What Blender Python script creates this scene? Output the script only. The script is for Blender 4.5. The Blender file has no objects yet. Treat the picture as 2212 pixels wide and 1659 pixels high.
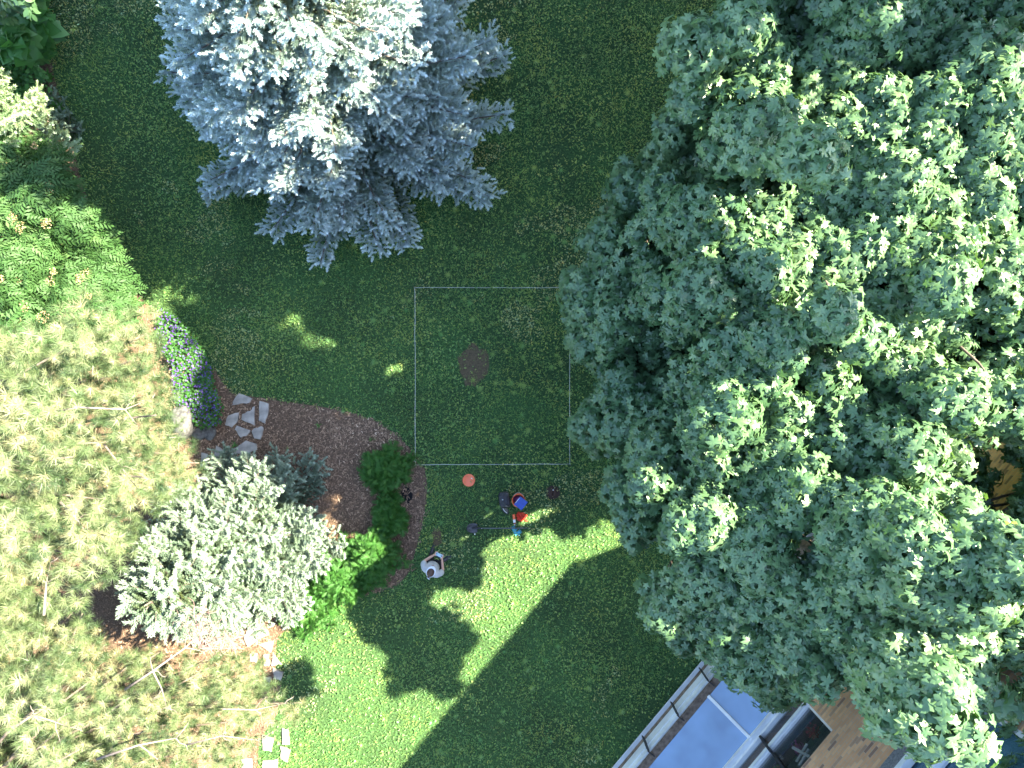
import bpy, bmesh, math, random
import numpy as np
from mathutils import Vector, Matrix, Quaternion

rng = np.random.default_rng(11)
random.seed(11)
S = bpy.context.scene
COL = S.collection
pi = math.pi

# ------------------------------------------------------------------ camera, sky, sun, exposure
CAMH = 17.31          # drone height above the lawn (m)
FPX = 1551.0          # focal length in survey units
cam_d = bpy.data.cameras.new('drone_camera')
cam_d.sensor_width = 36.0
cam_d.lens = 36.0 * FPX / 2212.0
cam_d.clip_start = 0.1
cam_d.clip_end = 2000
cam = bpy.data.objects.new('drone_camera', cam_d)
cam.location = (0, 0, CAMH)
COL.objects.link(cam)
S.camera = cam

SUN_EL = math.radians(43)
SH = np.array([0.932, 0.361])               # horizontal direction towards the sun
sun_dir = Vector((SH[0]*math.cos(SUN_EL), SH[1]*math.cos(SUN_EL), math.sin(SUN_EL)))
world = bpy.data.worlds.new('World')
S.world = world
world.use_nodes = True
wn = world.node_tree.nodes
wl = world.node_tree.links
bg = wn.get('Background') or wn.new('ShaderNodeBackground')
out = wn.get('World Output') or wn.new('ShaderNodeOutputWorld')
sky = wn.new('ShaderNodeTexSky')
sky.sky_type = 'NISHITA'
sky.sun_disc = False
sky.sun_elevation = SUN_EL
sky.sun_rotation = math.atan2(SH[0], SH[1])
sky.air_density = 1.0
sky.dust_density = 0.6
sky.ozone_density = 1.2
wl.new(sky.outputs[0], bg.inputs[0])
bg.inputs[1].default_value = 0.105
wl.new(bg.outputs[0], out.inputs[0])
sd = bpy.data.lights.new('sun', 'SUN')
sd.energy = 5.0
sd.angle = math.radians(0.55)
sd.color = (1.0, 0.905, 0.70)
so = bpy.data.objects.new('sun', sd)
so.rotation_euler = sun_dir.to_track_quat('Z', 'Y').to_euler()
so.location = (30, 12, 40)
COL.objects.link(so)
S.view_settings.view_transform = 'Standard'
S.view_settings.look = 'None'
S.view_settings.exposure = 3.1
S.view_settings.gamma = 1.0
S.view_settings.use_curve_mapping = False
S.cycles.max_bounces = 6
S.cycles.diffuse_bounces = 3
S.cycles.glossy_bounces = 3
S.cycles.transmission_bounces = 5
S.cycles.transparent_max_bounces = 8

# ------------------------------------------------------------------ helpers
def P(u, v, z=0.0):
    s = (CAMH - z) / FPX
    return np.array([(u-1106)*s, (830-v)*s, z])

def tag(o, label=None, cat=None, group=None, kind=None):
    if label: o['label'] = label
    if cat: o['category'] = cat
    if group: o['group'] = group
    if kind: o['kind'] = kind
    return o

def empty(name, loc=(0, 0, 0), rz=0.0):
    o = bpy.data.objects.new(name, None)
    o.location = loc
    o.rotation_euler = (0, 0, rz)
    o.empty_display_size = 0.2
    COL.objects.link(o)
    return o

def link(name, me, mat=None, parent=None, keep=True):
    o = bpy.data.objects.new(name, me)
    COL.objects.link(o)
    if mat: me.materials.append(mat)
    if parent is not None:
        o.parent = parent
    return o

def tri_mesh(name, V, T, tint=None):
    """V (N,3), T (M,3) numpy; tint per vertex."""
    me = bpy.data.meshes.new(name)
    V = np.ascontiguousarray(V, dtype=np.float32)
    T = np.ascontiguousarray(T, dtype=np.int32)
    me.vertices.add(len(V))
    me.vertices.foreach_set('co', V.ravel())
    me.loops.add(T.size)
    me.loops.foreach_set('vertex_index', T.ravel())
    me.polygons.add(len(T))
    me.polygons.foreach_set('loop_start', np.arange(0, T.size, 3, dtype=np.int32))
    if tint is not None:
        a = me.attributes.new('tint', 'FLOAT', 'POINT')
        a.data.foreach_set('value', np.ascontiguousarray(tint, dtype=np.float32))
    me.update(calc_edges=True)
    return me

def norm(v):
    return v / np.maximum(np.linalg.norm(v, axis=-1, keepdims=True), 1e-9)

def scatter(tpl, pos, fwd, nrm, scale, tint, warp=None):
    """place template (verts, tris) at pos, local Y=fwd, local Z~nrm"""
    tv, tt = tpl
    N = len(pos)
    Y = norm(fwd)
    Z = nrm - (nrm*Y).sum(1, keepdims=True)*Y
    Z = norm(Z)
    X = np.cross(Y, Z)
    if np.ndim(scale) == 1: scale = scale[:, None]
    B = np.stack([X, Y, Z], 1) * scale[:, :, None]      # N,3(axis),3
    V = np.einsum('ka,nab->nkb', tv, B) + pos[:, None, :]
    T = tt[None] + (np.arange(N)*len(tv))[:, None, None]
    return V.reshape(-1, 3), T.reshape(-1, 3), np.repeat(tint, len(tv))

def join(parts):
    off = 0; Vs = []; Ts = []; ti = []
    for V, T, t in parts:
        Vs.append(V); Ts.append(T+off); ti.append(t); off += len(V)
    return np.concatenate(Vs), np.concatenate(Ts), np.concatenate(ti)

def inpoly(x, y, poly):
    poly = np.asarray(poly, float)
    r = np.zeros(np.shape(x), bool)
    n = len(poly); j = n-1
    for i in range(n):
        xi, yi = poly[i]; xj, yj = poly[j]
        c = ((yi > y) != (yj > y)) & (x < (xj-xi)*(y-yi)/(yj-yi+1e-12)+xi)
        r ^= c
        j = i
    return r

def vnoise(x, y, seed=0, octs=3, f=1.0):
    r = np.random.default_rng(seed)
    o = np.zeros_like(x); a = 1.0; tot = 0
    for k in range(octs):
        for m in range(4):
            th = r.uniform(0, 2*pi); ph = r.uniform(0, 2*pi)
            ff = f*(1.9**k)*r.uniform(.7, 1.3)
            o = o + a*np.sin(ff*(x*math.cos(th)+y*math.sin(th))+ph+1.3*np.sin(ff*.6*(y*math.cos(th)-x*math.sin(th))+ph*2))
            tot += a*.5
        a *= .6
    return o/tot

def topx(p):
    """ground coords -> survey units"""
    return 1106+p[..., 0]*FPX/CAMH, 830-p[..., 1]*FPX/CAMH

# ---------------------------------------------------------------- materials
def newmat(name):
    m = bpy.data.materials.new(name); m.use_nodes = True
    nt = m.node_tree; nt.nodes.clear()
    o = nt.nodes.new('ShaderNodeOutputMaterial')
    return m, nt, o

def pbsdf(nt, col=(.5, .5, .5), rough=.6, spec=.5, metal=0.0):
    b = nt.nodes.new('ShaderNodeBsdfPrincipled')
    b.inputs['Base Color'].default_value = (*col, 1)
    b.inputs['Roughness'].default_value = rough
    b.inputs['Specular IOR Level'].default_value = spec
    b.inputs['Metallic'].default_value = metal
    return b

def simple(name, col, rough=.6, spec=.5, metal=0.0, noise=0.15, scale=8.0, bump=0.0):
    m, nt, o = newmat(name)
    b = pbsdf(nt, col, rough, spec, metal)
    tc = nt.nodes.new('ShaderNodeTexCoord')
    n = nt.nodes.new('ShaderNodeTexNoise'); n.inputs['Scale'].default_value = scale; n.inputs['Detail'].default_value = 6
    nt.links.new(tc.outputs['Object'], n.inputs['Vector'])
    r = nt.nodes.new('ShaderNodeValToRGB')
    r.color_ramp.elements[0].position = .3; r.color_ramp.elements[1].position = .7
    r.color_ramp.elements[0].color = (*[c*(1-noise) for c in col], 1)
    r.color_ramp.elements[1].color = (*[min(1, c*(1+noise)) for c in col], 1)
    nt.links.new(n.outputs['Fac'], r.inputs[0]); nt.links.new(r.outputs[0], b.inputs['Base Color'])
    if bump:
        bp = nt.nodes.new('ShaderNodeBump'); bp.inputs['Strength'].default_value = bump; bp.inputs['Distance'].default_value = .02
        nt.links.new(n.outputs['Fac'], bp.inputs['Height']); nt.links.new(bp.outputs[0], b.inputs['Normal'])
    nt.links.new(b.outputs[0], o.inputs[0])
    return m

def foliage(name, stops, rough=.45, spec=.5, trans=.25, tcol=None, sheen=0):
    """stops: list of (pos,color) driven by the 'tint' attribute"""
    m, nt, o = newmat(name)
    at = nt.nodes.new('ShaderNodeAttribute'); at.attribute_name = 'tint'
    r = nt.nodes.new('ShaderNodeValToRGB')
    el = r.color_ramp.elements
    while len(el) < len(stops): el.new(.5)
    for e, (p, c) in zip(el, stops):
        e.position = p; e.color = (*c, 1)
    nt.links.new(at.outputs['Fac'], r.inputs[0])
    b = pbsdf(nt, (0, 0, 0), rough, spec)
    nt.links.new(r.outputs[0], b.inputs['Base Color'])
    if trans > 0:
        t = nt.nodes.new('ShaderNodeBsdfTranslucent')
        mx = nt.nodes.new('ShaderNodeMixRGB'); mx.blend_type = 'MULTIPLY'; mx.inputs[0].default_value = 1
        tc = tcol or (1.5, 1.6, .5)
        mx.inputs[2].default_value = (*tc, 1)
        nt.links.new(r.outputs[0], mx.inputs[1]); nt.links.new(mx.outputs[0], t.inputs[0])
        s = nt.nodes.new('ShaderNodeMixShader'); s.inputs[0].default_value = trans
        nt.links.new(b.outputs[0], s.inputs[1]); nt.links.new(t.outputs[0], s.inputs[2])
        nt.links.new(s.outputs[0], o.inputs[0])
    else:
        nt.links.new(b.outputs[0], o.inputs[0])
    return m

M_MAPLE = foliage('maple_leaf_material', [(0, (.04, .10, .04)), (.5, (.085, .165, .07)), (.93, (.15, .24, .11)), (1, (.22, .28, .06))], rough=.36, spec=.6, trans=.22)
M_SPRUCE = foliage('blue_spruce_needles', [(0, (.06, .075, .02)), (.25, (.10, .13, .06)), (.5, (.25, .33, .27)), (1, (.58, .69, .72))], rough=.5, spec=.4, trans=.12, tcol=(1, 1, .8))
M_SPRUCE2 = foliage('pale_spruce_needles', [(0, (.07, .09, .03)), (.3, (.11, .16, .09)), (.5, (.15, .22, .15)), (1, (.31, .39, .31))], rough=.5, spec=.4, trans=.12, tcol=(1, 1, .8))
M_FIR = foliage('fir_needles', [(0, (.06, .13, .05)), (.5, (.18, .28, .15)), (1, (.34, .42, .26))], rough=.5, spec=.4, trans=.15)
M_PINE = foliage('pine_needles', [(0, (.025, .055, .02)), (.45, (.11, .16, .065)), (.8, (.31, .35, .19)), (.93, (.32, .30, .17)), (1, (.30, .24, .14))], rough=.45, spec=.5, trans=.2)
M_ELDER = foliage('elder_leaves', [(0, (.025, .075, .015)), (.6, (.052, .12, .035)), (1, (.10, .175, .055))], rough=.6, spec=.3, trans=.28)
M_CEDAR = foliage('cedar_sprays', [(0, (.03, .11, .015)), (.6, (.045, .145, .025)), (1, (.09, .20, .04))], rough=.55, spec=.3, trans=.2)
M_GRASS = foliage('grass_blades', [(0, (.11, .13, .05)), (.35, (.098, .27, .085)), (.7, (.265, .39, .11)), (.86, (.42, .47, .16)), (1, (.21, .37, .24))], rough=.42, spec=.55, trans=.44, tcol=(3.4, 1.8, 1.0))
M_COVER = foliage('ground_cover_leaves', [(0, (.03, .09, .02)), (1, (.07, .22, .04))], rough=.5, spec=.4, trans=.25)
M_UMBEL = foliage('dried_umbels', [(0, (.24, .17, .08)), (1, (.42, .33, .18))], rough=.8, spec=.2, trans=0)
M_BARK = simple('bark', (.13, .105, .085), .9, .2, noise=.4, scale=14, bump=.5)
M_PALEBARK = simple('pale_limb_bark', (.19, .155, .135), .9, .2, noise=.3, scale=20, bump=.4)
M_CHIP = foliage('mulch_chips', [(0, (.06, .040, .028)), (.5, (.23, .15, .10)), (.85, (.40, .27, .18)), (1, (.62, .48, .35))], rough=.9, spec=.15, trans=0)
M_FLOWER = foliage('purple_petals', [(0, (.09, .04, .26)), (1, (.20, .11, .42))], rough=.6, spec=.2, trans=.15, tcol=(1, 1, 1))

# ---------------------------------------------------------------- foliage templates
def fan(outline, center, zf):
    pts = [center]+outline
    v = np.array([[x, y, zf(x, y)] for x, y in pts], float)
    n = len(outline)
    t = np.array([[0, 1+i, 1+(i+1) % n] for i in range(n)])
    return v, t
half = [(.05, .0), (.34, -.14), (.62, -.02), (.36, .18), (.56, .30), (.74, .68), (.40, .58), (.18, .50), (.28, .78)]
mo = half + [(0, 1.0)] + [(-x, y) for x, y in half[::-1]]
MAPLE = fan(mo, (0, .32), lambda x, y: -.10*y*y-.16*abs(x)**1.3+.05*math.cos(6*math.atan2(x, y+.01)))
oval = [(0, 0), (.22, .3), (.22, .65), (0, 1), (-.22, .65), (-.22, .3)]
OVAL = fan(oval, (0, .5), lambda x, y: -.12*y*y+.1*abs(x))
def pinnate():
    V = []; T = []
    def leaflet(bx, by, dx, dy, L, w):
        k = len(V); px, py = -dy, dx
        for s, q in ((0, 0), (.45, w), (1, 0), (.45, -w)):
            x = bx+dx*s*L+px*q*L; y = by+dy*s*L+py*q*L
            V.append((x, y, -.22*y*y-.25*abs(x)+.0))
        T.extend([(k, k+1, k+2), (k, k+2, k+3)])
    for i in range(4):
        y = .22+.2*i
        for sx in (-1, 1):
            a = math.radians(58-6*i)
            leaflet(0, y, sx*math.sin(a), math.cos(a), .42-.03*i, .17)
    leaflet(0, .92, 0, 1, .42, .17)
    k = len(V); V.extend([(.012, 0, 0), (-.012, 0, 0), (0, .95, -.2)]); T.append((k, k+1, k+2))
    return np.array(V, float), np.array(T)
PINNATE = pinnate()
def shoot(nn, nl, w, seed=1):
    r = random.Random(seed)
    V = []; T = []
    for i in range(nn):
        s = (i+.5)/nn
        y0 = s*.95
        a = i*2.399
        L = nl*(1-.35*s)*r.uniform(.85, 1.15)
        lean = .55+.5*s
        dx, dz = math.cos(a), math.sin(a)
        px, pz = -dz, dx
        k = len(V)
        V.append((px*w, y0, pz*w)); V.append((-px*w, y0, -pz*w))
        V.append((dx*L, y0+L*lean, dz*L))
        T.append((k, k+1, k+2))
    return np.array(V, float), np.array(T)
SHOOT = shoot(24, .36, .10)
FIRSHOOT = shoot(26, .28, .07, 3)
def tuft(nn, w, seed=2):
    r = random.Random(seed)
    V = []; T = []
    for i in range(nn):
        a = i*2.399; el = r.uniform(-.05, 1.0)
        L = r.uniform(.8, 1.1)
        d = Vector((math.cos(a)*math.cos(el), math.sin(el)*.9+.15, math.sin(a)*math.cos(el)))
        d.normalize()
        p = d.cross(Vector((r.uniform(-1, 1), r.uniform(-1, 1), r.uniform(-1, 1)))).normalized()*w
        b = Vector((0, r.uniform(-.4, .05), 0))
        k = len(V)
        V += [tuple(b+p), tuple(b-p), tuple(b+d*L)]
        T.append((k, k+1, k+2))
    return np.array(V, float), np.array(T)
TUFT = tuft(56, .019)
def spray():
    V = []; T = []
    for a, L, y in ((0, 1, 0), (.5, .6, .15), (-.5, .6, .2), (.55, .5, .38), (-.55, .45, .42), (.5, .35, .6), (-.5, .3, .62)):
        k = len(V); d = (math.sin(a), math.cos(a)); p = (-d[1]*.03, d[0]*.03)
        V += [(p[0], y+p[1], 0), (-p[0], y-p[1], 0), (d[0]*L*.5+p[0]*1.1, y+d[1]*L*.5+p[1], .04), (d[0]*L, y+d[1]*L, -.02)]
        T += [(k, k+1, k+3), (k, k+3, k+2)]
    return np.array(V, float), np.array(T)
SPRAY = spray()
BLADE = (np.array([(.5, 0, 0), (-.5, 0, 0), (.4, .5, .22), (-.4, .5, .22), (0, 1, .12)], float),
         np.array([(0, 2, 1), (1, 2, 3), (2, 4, 3)]))
CHIP = (np.array([(-.5, 0, 0), (.5, 0, 0), (.42, 1, 0), (-.38, 1.0, 0)], float), np.array([(0, 1, 2), (0, 2, 3)]))
PETALS = fan([(math.sin(a)*(.5 if i % 2 == 0 else .2), math.cos(a)*(.5 if i % 2 == 0 else .2)) for i, a in enumerate(np.linspace(0, 2*pi, 10, endpoint=False))], (0, 0), lambda x, y: .1*(abs(x)+abs(y)))

# ---------------------------------------------------------------- where the sun reaches the lawn
LIT = [
 [(1470, 1150), (1330, 1290), (990, 1720), (860, 1700), (590, 1680), (630, 1545), (715, 1462), (800, 1467), (860, 1484), (950, 1482), (990, 1436), (1008, 1370), (990, 1308), (1022, 1280), (1050, 1220), (1025, 1178), (1085, 1146), (1140, 1158), (1250, 1143), (1330, 1120)],
 [(930, 1262), (985, 1240), (985, 1275), (1000, 1310), (960, 1330), (900, 1290), (870, 1272)],
]
SPOTS = [(232, 468, 26, 10), (293, 550, 26, 12), (395, 560, 40, 14), (412, 585, 34, 16), (630, 700, 24, 16), (655, 735, 20, 16), (570, 712, 12, 8), (704, 748, 20, 12),
         (850, 800, 24, 13), (300, 640, 16, 8), (1040, 1080, 14, 8), (1050, 1112, 16, 9), (1168, 1112, 42, 12), (1000, 1165, 14, 8), (610, 910, 26, 7), (595, 965, 22, 8), (722, 1068, 14, 8), (900, 1070, 10, 8), (380, 620, 12, 7)]
INVT = 1.0/math.tan(SUN_EL)
def shadow_px(p):
    g = p[..., :2] - p[..., 2:3]*INVT*SH
    return topx(g)
def kills_light(p, jitter=5):
    u, v = shadow_px(p)
    u0, v0 = u + rng.normal(0, 2, u.shape), v + rng.normal(0, 2, u.shape)
    u = u + rng.normal(0, jitter, u.shape) + 16*np.sin(v0/19+1)+9*np.sin(v0/6.3+u0/11)
    v = v + rng.normal(0, jitter, v.shape) + 16*np.sin(u0/21+2)+9*np.sin(u0/7.1-v0/9)
    r = np.zeros(u.shape, bool)
    for q in LIT: r |= inpoly(u, v, q)
    u, v = u0, v0
    for (a, b, ra, rb) in SPOTS:
        th = .35
        du = (u-a)*math.cos(th)-(v-b)*math.sin(th); dv = (u-a)*math.sin(th)+(v-b)*math.cos(th)
        r |= (du/(ra*1.25))**2+(dv/(rb*1.4))**2 < 1
    return r

# ---------------------------------------------------------------- tubes / limbs
def tube_arrays(pts, rads, n=7):
    pts = np.asarray(pts, float); k = len(pts)
    d = norm(np.gradient(pts, axis=0))
    up = np.array([0, 0, 1.0]) if abs(d[0, 2]) < .9 else np.array([1.0, 0, 0])
    V = []; 
    for i in range(k):
        X = np.cross(up, d[i]); X /= np.linalg.norm(X)+1e-9
        Y = np.cross(d[i], X)
        for j in range(n):
            a = 2*pi*j/n
            V.append(pts[i]+rads[i]*(math.cos(a)*X+math.sin(a)*Y))
    V.append(pts[0]); V.append(pts[-1])
    T = []
    for i in range(k-1):
        for j in range(n):
            a = i*n+j; b = i*n+(j+1) % n; c = a+n; e = b+n
            T += [(a, b, e), (a, e, c)]
    for j in range(n):
        T.append((k*n, (j+1) % n, j)); T.append((k*n+1, (k-1)*n+j, (k-1)*n+(j+1) % n))
    return np.array(V), np.array(T), np.zeros(len(V))

def limb_mesh(name, limbs, n=7):
    return tri_mesh(name, *join([tube_arrays(p, r, n) for p, r in limbs]))

def wobble(a, b, k=6, amp=.1, sag=0.0):
    a = np.asarray(a, float); b = np.asarray(b, float)
    t = np.linspace(0, 1, k)[:, None]
    p = a*(1-t)+b*t
    w = rng.normal(0, amp, (k, 3)); w[0] = 0; w[-1] = 0
    p = p+w
    p[:, 2] += sag*np.sin(t[:, 0]*pi)
    return p

# ================================================================= GROUND
def ground_material():
    m, nt, o = newmat('soil_and_turf')
    b = pbsdf(nt, (.03, .05, .02), .95, .1)
    tc = nt.nodes.new('ShaderNodeTexCoord')
    n1 = nt.nodes.new('ShaderNodeTexNoise'); n1.inputs['Scale'].default_value = .6; n1.inputs['Detail'].default_value = 8
    n2 = nt.nodes.new('ShaderNodeTexNoise'); n2.inputs['Scale'].default_value = 22; n2.inputs['Detail'].default_value = 8
    nt.links.new(tc.outputs['Object'], n1.inputs['Vector']); nt.links.new(tc.outputs['Object'], n2.inputs['Vector'])
    r1 = nt.nodes.new('ShaderNodeValToRGB')
    r1.color_ramp.elements[0].position = .38; r1.color_ramp.elements[0].color = (.05, .095, .035, 1)
    r1.color_ramp.elements[1].position = .66; r1.color_ramp.elements[1].color = (.065, .14, .045, 1)
    r2 = nt.nodes.new('ShaderNodeValToRGB')
    r2.color_ramp.elements[0].position = .35; r2.color_ramp.elements[0].color = (.35, .35, .35, 1)
    r2.color_ramp.elements[1].position = .7; r2.color_ramp.elements[1].color = (1.2, 1.2, 1.2, 1)
    mx = nt.nodes.new('ShaderNodeMixRGB'); mx.blend_type = 'MULTIPLY'; mx.inputs[0].default_value = 1
    nt.links.new(n1.outputs['Fac'], r1.inputs[0]); nt.links.new(n2.outputs['Fac'], r2.inputs[0])
    nt.links.new(r1.outputs[0], mx.inputs[1]); nt.links.new(r2.outputs[0], mx.inputs[2])
    nt.links.new(mx.outputs[0], b.inputs['Base Color'])
    bp = nt.nodes.new('ShaderNodeBump'); bp.inputs['Strength'].default_value = .8; bp.inputs['Distance'].default_value = .03
    nt.links.new(n2.outputs['Fac'], bp.inputs['Height']); nt.links.new(bp.outputs[0], b.inputs['Normal'])
    nt.links.new(b.outputs[0], o.inputs[0])
    return m
def sheet(name, poly, z, mat, kind='structure', parent=None):
    bm = bmesh.new()
    vs = [bm.verts.new((x, y, z)) for x, y in poly]
    f = bm.faces.new(vs)
    if f.normal.z < 0: f.normal_flip()
    bmesh.ops.triangulate(bm, faces=[f])
    for f in bm.faces:
        if f.normal.z < 0: f.normal_flip()
    me = bpy.data.meshes.new(name); bm.to_mesh(me); bm.free()
    o = link(name, me, mat, parent)
    if kind: o['kind'] = kind
    return o
sheet('ground', [(-600, -600), (600, -600), (600, 600), (-600, 600)], 0, ground_material())

BED = [(95, -300), (100, 60), (108, 120), (128, 210), (150, 290), (172, 380), (196, 450), (222, 505), (262, 575), (300, 640), (355, 690), (420, 765), (462, 800), (500, 850), (600, 866), (700, 880), (760, 892), (808, 908), (860, 942), (896, 980), (918, 1015), (924, 1060), (915, 1120), (898, 1190), (885, 1235), (862, 1262), (800, 1284), (740, 1302), (690, 1322), (640, 1345), (600, 1375), (592, 1430), (604, 1490), (600, 1540), (560, 1600), (540, 1900), (-900, 1900), (-900, -300)]
BEDW = [tuple(P(u, v)[:2]) for u, v in BED]
M_MULCHBASE = simple('mulch_base', (.12, .080, .055), .95, .1, noise=.5, scale=30, bump=.8)
o = sheet('mulch_bed', BEDW, .004, M_MULCHBASE)
DIRT = [  # bare soil patches u,v,ru,rv
    (1022, 790, 34, 52), (944, 1160, 12, 24), (1195, 680, 14, 10), (1330, 380, 50, 22), (1385, 560, 12, 40), (1238, 600, 10, 26), (1205, 760, 18, 22), (1095, 940, 16, 14),
    (880, 760, 12, 10), (740, 860, 30, 14), (630, 615, 18, 10), (360, 380, 14, 8), (480, 300, 14, 8), (1460, 1450, 40, 14), (1400, 1560, 30, 30), (1300, 1560, 20, 14), (860, 1220, 50, 12), (1290, 330, 22, 30),
    (1200, 60, 14, 20), (1084, 1046, 13, 11), (1170, 410, 12, 12), (1280, 740, 20, 40), (1260, 1130, 12, 16)]
M_DIRT = simple('bare_soil', (.10, .075, .045), .95, .1, noise=.45, scale=25, bump=.6)
def blob_poly(u, v, ru, rv, k=18, seed=0):
    r = random.Random(seed)
    out = []
    for i in range(k):
        a = 2*pi*i/k; q = r.uniform(.75, 1.2)
        out.append(tuple(P(u+math.cos(a)*ru*q, v+math.sin(a)*rv*q)[:2]))
    return out
for i, (u, v, ru, rv) in enumerate(DIRT):
    if i in (0, 1):
        o = sheet('soil_patch', blob_poly(u, v, ru*.9, rv*.9, seed=i), .005, M_DIRT)

# building footprint, in building axes (x along the wall, y away from the camera)
BRZ = math.atan2(-.766, -.643)
Bx = np.array([-.643, -.766]); By = np.array([.766, -.643])
def to_b(x, y): return x*Bx[0]+y*Bx[1], x*By[0]+y*By[1]

# ---- grass (uncountable)
def make_grass():
    NB = 430000
    x = rng.uniform(-14.2, 14.2, NB); y = rng.uniform(-11.0, 11.0, NB)
    u, v = 1106+x*89.6, 830-y*89.6
    bedge = inpoly(u+rng.normal(0, 3, NB), v+rng.normal(0, 3, NB), BED)
    bx, by = to_b(x, y)
    keep = ~bedge & (by < 7.82)
    # thin under the trees and on worn soil
    dens = .72+.55*vnoise(x, y, 5, 4, 1.3)
    for i, (a, b, ra, rb) in enumerate(DIRT):
        q = ((u-a)/ra)**2+((v-b)/rb)**2
        dens -= np.exp(-q*1.1)*(.75 if i < 6 or i in (13, 14, 19) else .5)
    dens = np.where(x > 5.0, .35, dens)
    dens = np.where(by > 7.3, dens-.45, dens)
    keep &= rng.uniform(0, 1, NB) < np.clip(dens, .06, 1)
    x = x[keep]; y = y[keep]; N = len(x)
    big = vnoise(x, y, 21, 3, .9); mid = vnoise(x, y, 22, 4, 3.0)
    t = .42+.18*mid+.12*big+rng.normal(0, .10, N)
    t = np.clip(t, 0, .86)
    # bluish clover patches
    cl = vnoise(x, y, 33, 3, 1.1)+.35*vnoise(x, y, 34, 3, 5)
    isc = (cl > .62) & (rng.uniform(0, 1, N) < .75)
    t = np.where(isc, rng.uniform(.86, 1.0, N), t)
    pos = np.stack([x, y, rng.uniform(.0, .03, N)], 1)
    a = rng.uniform(0, 2*pi, N); el = rng.uniform(.05, .75, N)
    fwd = np.stack([np.cos(a)*np.cos(el), np.sin(a)*np.cos(el), np.sin(el)], 1)
    nrm = np.stack([rng.normal(0, .35, N), rng.normal(0, .35, N), np.ones(N)], 1)
    L = rng.uniform(.045, .095, N)*(1-.25*isc); w = rng.uniform(.008, .016, N)
    V1 = scatter(BLADE, pos, fwd, nrm, np.stack([w, L, L], 1), t)
    # broad weed and clover leaves
    M = 110000
    x2 = rng.uniform(-14.2, 14.2, M); y2 = rng.uniform(-11, 11, M)
    wn_ = vnoise(x2, y2, 41, 4, 2.2)
    u2, v2 = 1106+x2*89.6, 830-y2*89.6
    k2 = ~inpoly(u2, v2, BED) & (to_b(x2, y2)[1] < 7.7) & (rng.uniform(0, 1, M) < np.clip(.45+.6*wn_, .08, 1)*np.where(x2 > 5, .3, 1))
    for i, (aa, b, ra, rb) in enumerate(DIRT):
        k2 &= ~((((u2-aa)/ra)**2+((v2-b)/rb)**2 < 1) & (rng.uniform(0, 1, M) < .7))
    x2 = x2[k2]; y2 = y2[k2]; N2 = len(x2)
    a = rng.uniform(0, 2*pi, N2); el = rng.uniform(-.1, .5, N2)
    fwd = np.stack([np.cos(a)*np.cos(el), np.sin(a)*np.cos(el), np.sin(el)], 1)
    nrm = np.stack([rng.normal(0, .3, N2), rng.normal(0, .3, N2), np.ones(N2)], 1)
    t2 = np.clip(.52+.16*vnoise(x2, y2, 50, 3, 2)+rng.normal(0, .08, N2), 0, .86)
    cl = vnoise(x2, y2, 33, 3, 1.1)+.35*vnoise(x2, y2, 34, 3, 5)
    t2 = np.where(cl > .62, rng.uniform(.88, 1, N2), t2)
    Ls = rng.uniform(.03, .07, N2)
    V2 = scatter(OVAL, np.stack([x2, y2, rng.uniform(.03, .055, N2)], 1), fwd, nrm, np.stack([Ls*1.1, Ls, Ls], 1), t2)
    # rosettes of plantain / dandelion
    parts = [V1, V2]
    R = 420
    rx = rng.uniform(-5.5, 5, R); ry = rng.uniform(-9, 9, R)
    for i in range(R):
        uu, vv = 1106+rx[i]*89.6, 830-ry[i]*89.6
        if inpoly(np.array([uu]), np.array([vv]), BED)[0] or to_b(rx[i], ry[i])[1] > 7.6: continue
        n = random.randint(7, 12)
        a = np.arange(n)*2*pi/n+random.random()
        f = np.stack([np.cos(a), np.sin(a), np.full(n, .35)], 1)
        L = np.full(n, random.uniform(.07, .14))
        parts.append(scatter(BLADE, np.tile([[rx[i], ry[i], .03]], (n, 1)), f, np.tile([[0, 0, 1.]], (n, 1)), np.stack([L*.16, L, L], 1), np.full(n, random.uniform(.32, .58))))
    V, T, ti = join(parts)
    o = link('grass', tri_mesh('grass', V, T, ti), M_GRASS)
    tag(o, 'short weedy lawn grass with clover patches', 'grass', kind='stuff')
make_grass()

# ---- mulch chips
def make_chips():
    N0 = 150000
    x = rng.uniform(-12.3, -1.6, N0); y = rng.uniform(-9.3, 9.3, N0)
    u, v = 1106+x*89.6, 830-y*89.6
    k = inpoly(u+rng.normal(0, 3.5, N0), v+rng.normal(0, 3.5, N0), BED) & ~((u < 350) & (v > 650) & (rng.uniform(0, 1, N0) < .75)) & ~((u < 90) & (rng.uniform(0, 1, N0) < .5))
    x = x[k]; y = y[k]; N = len(x)
    a = rng.uniform(0, 2*pi, N)
    fwd = np.stack([np.cos(a), np.sin(a), rng.normal(0, .25, N)], 1)
    nrm = np.stack([rng.normal(0, .4, N), rng.normal(0, .4, N), np.ones(N)], 1)
    L = rng.uniform(.025, .075, N)*np.where(rng.uniform(0, 1, N) < .03, 2.2, 1); w = rng.uniform(.010, .030, N)
    t = np.clip(rng.beta(2.2, 2.6, N)+.12*vnoise(x, y, 61, 3, 1.5), 0, 1)
    V, T, ti = scatter(CHIP, np.stack([x, y, rng.uniform(.006, .03, N)], 1), fwd, nrm, np.stack([w, L, L], 1), t)
    o = link('mulch_chips', tri_mesh('mulch_chips', V, T, ti), M_CHIP)
    tag(o, 'brown shredded bark mulch covering the planting bed', 'mulch', kind='stuff')
make_chips()

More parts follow.
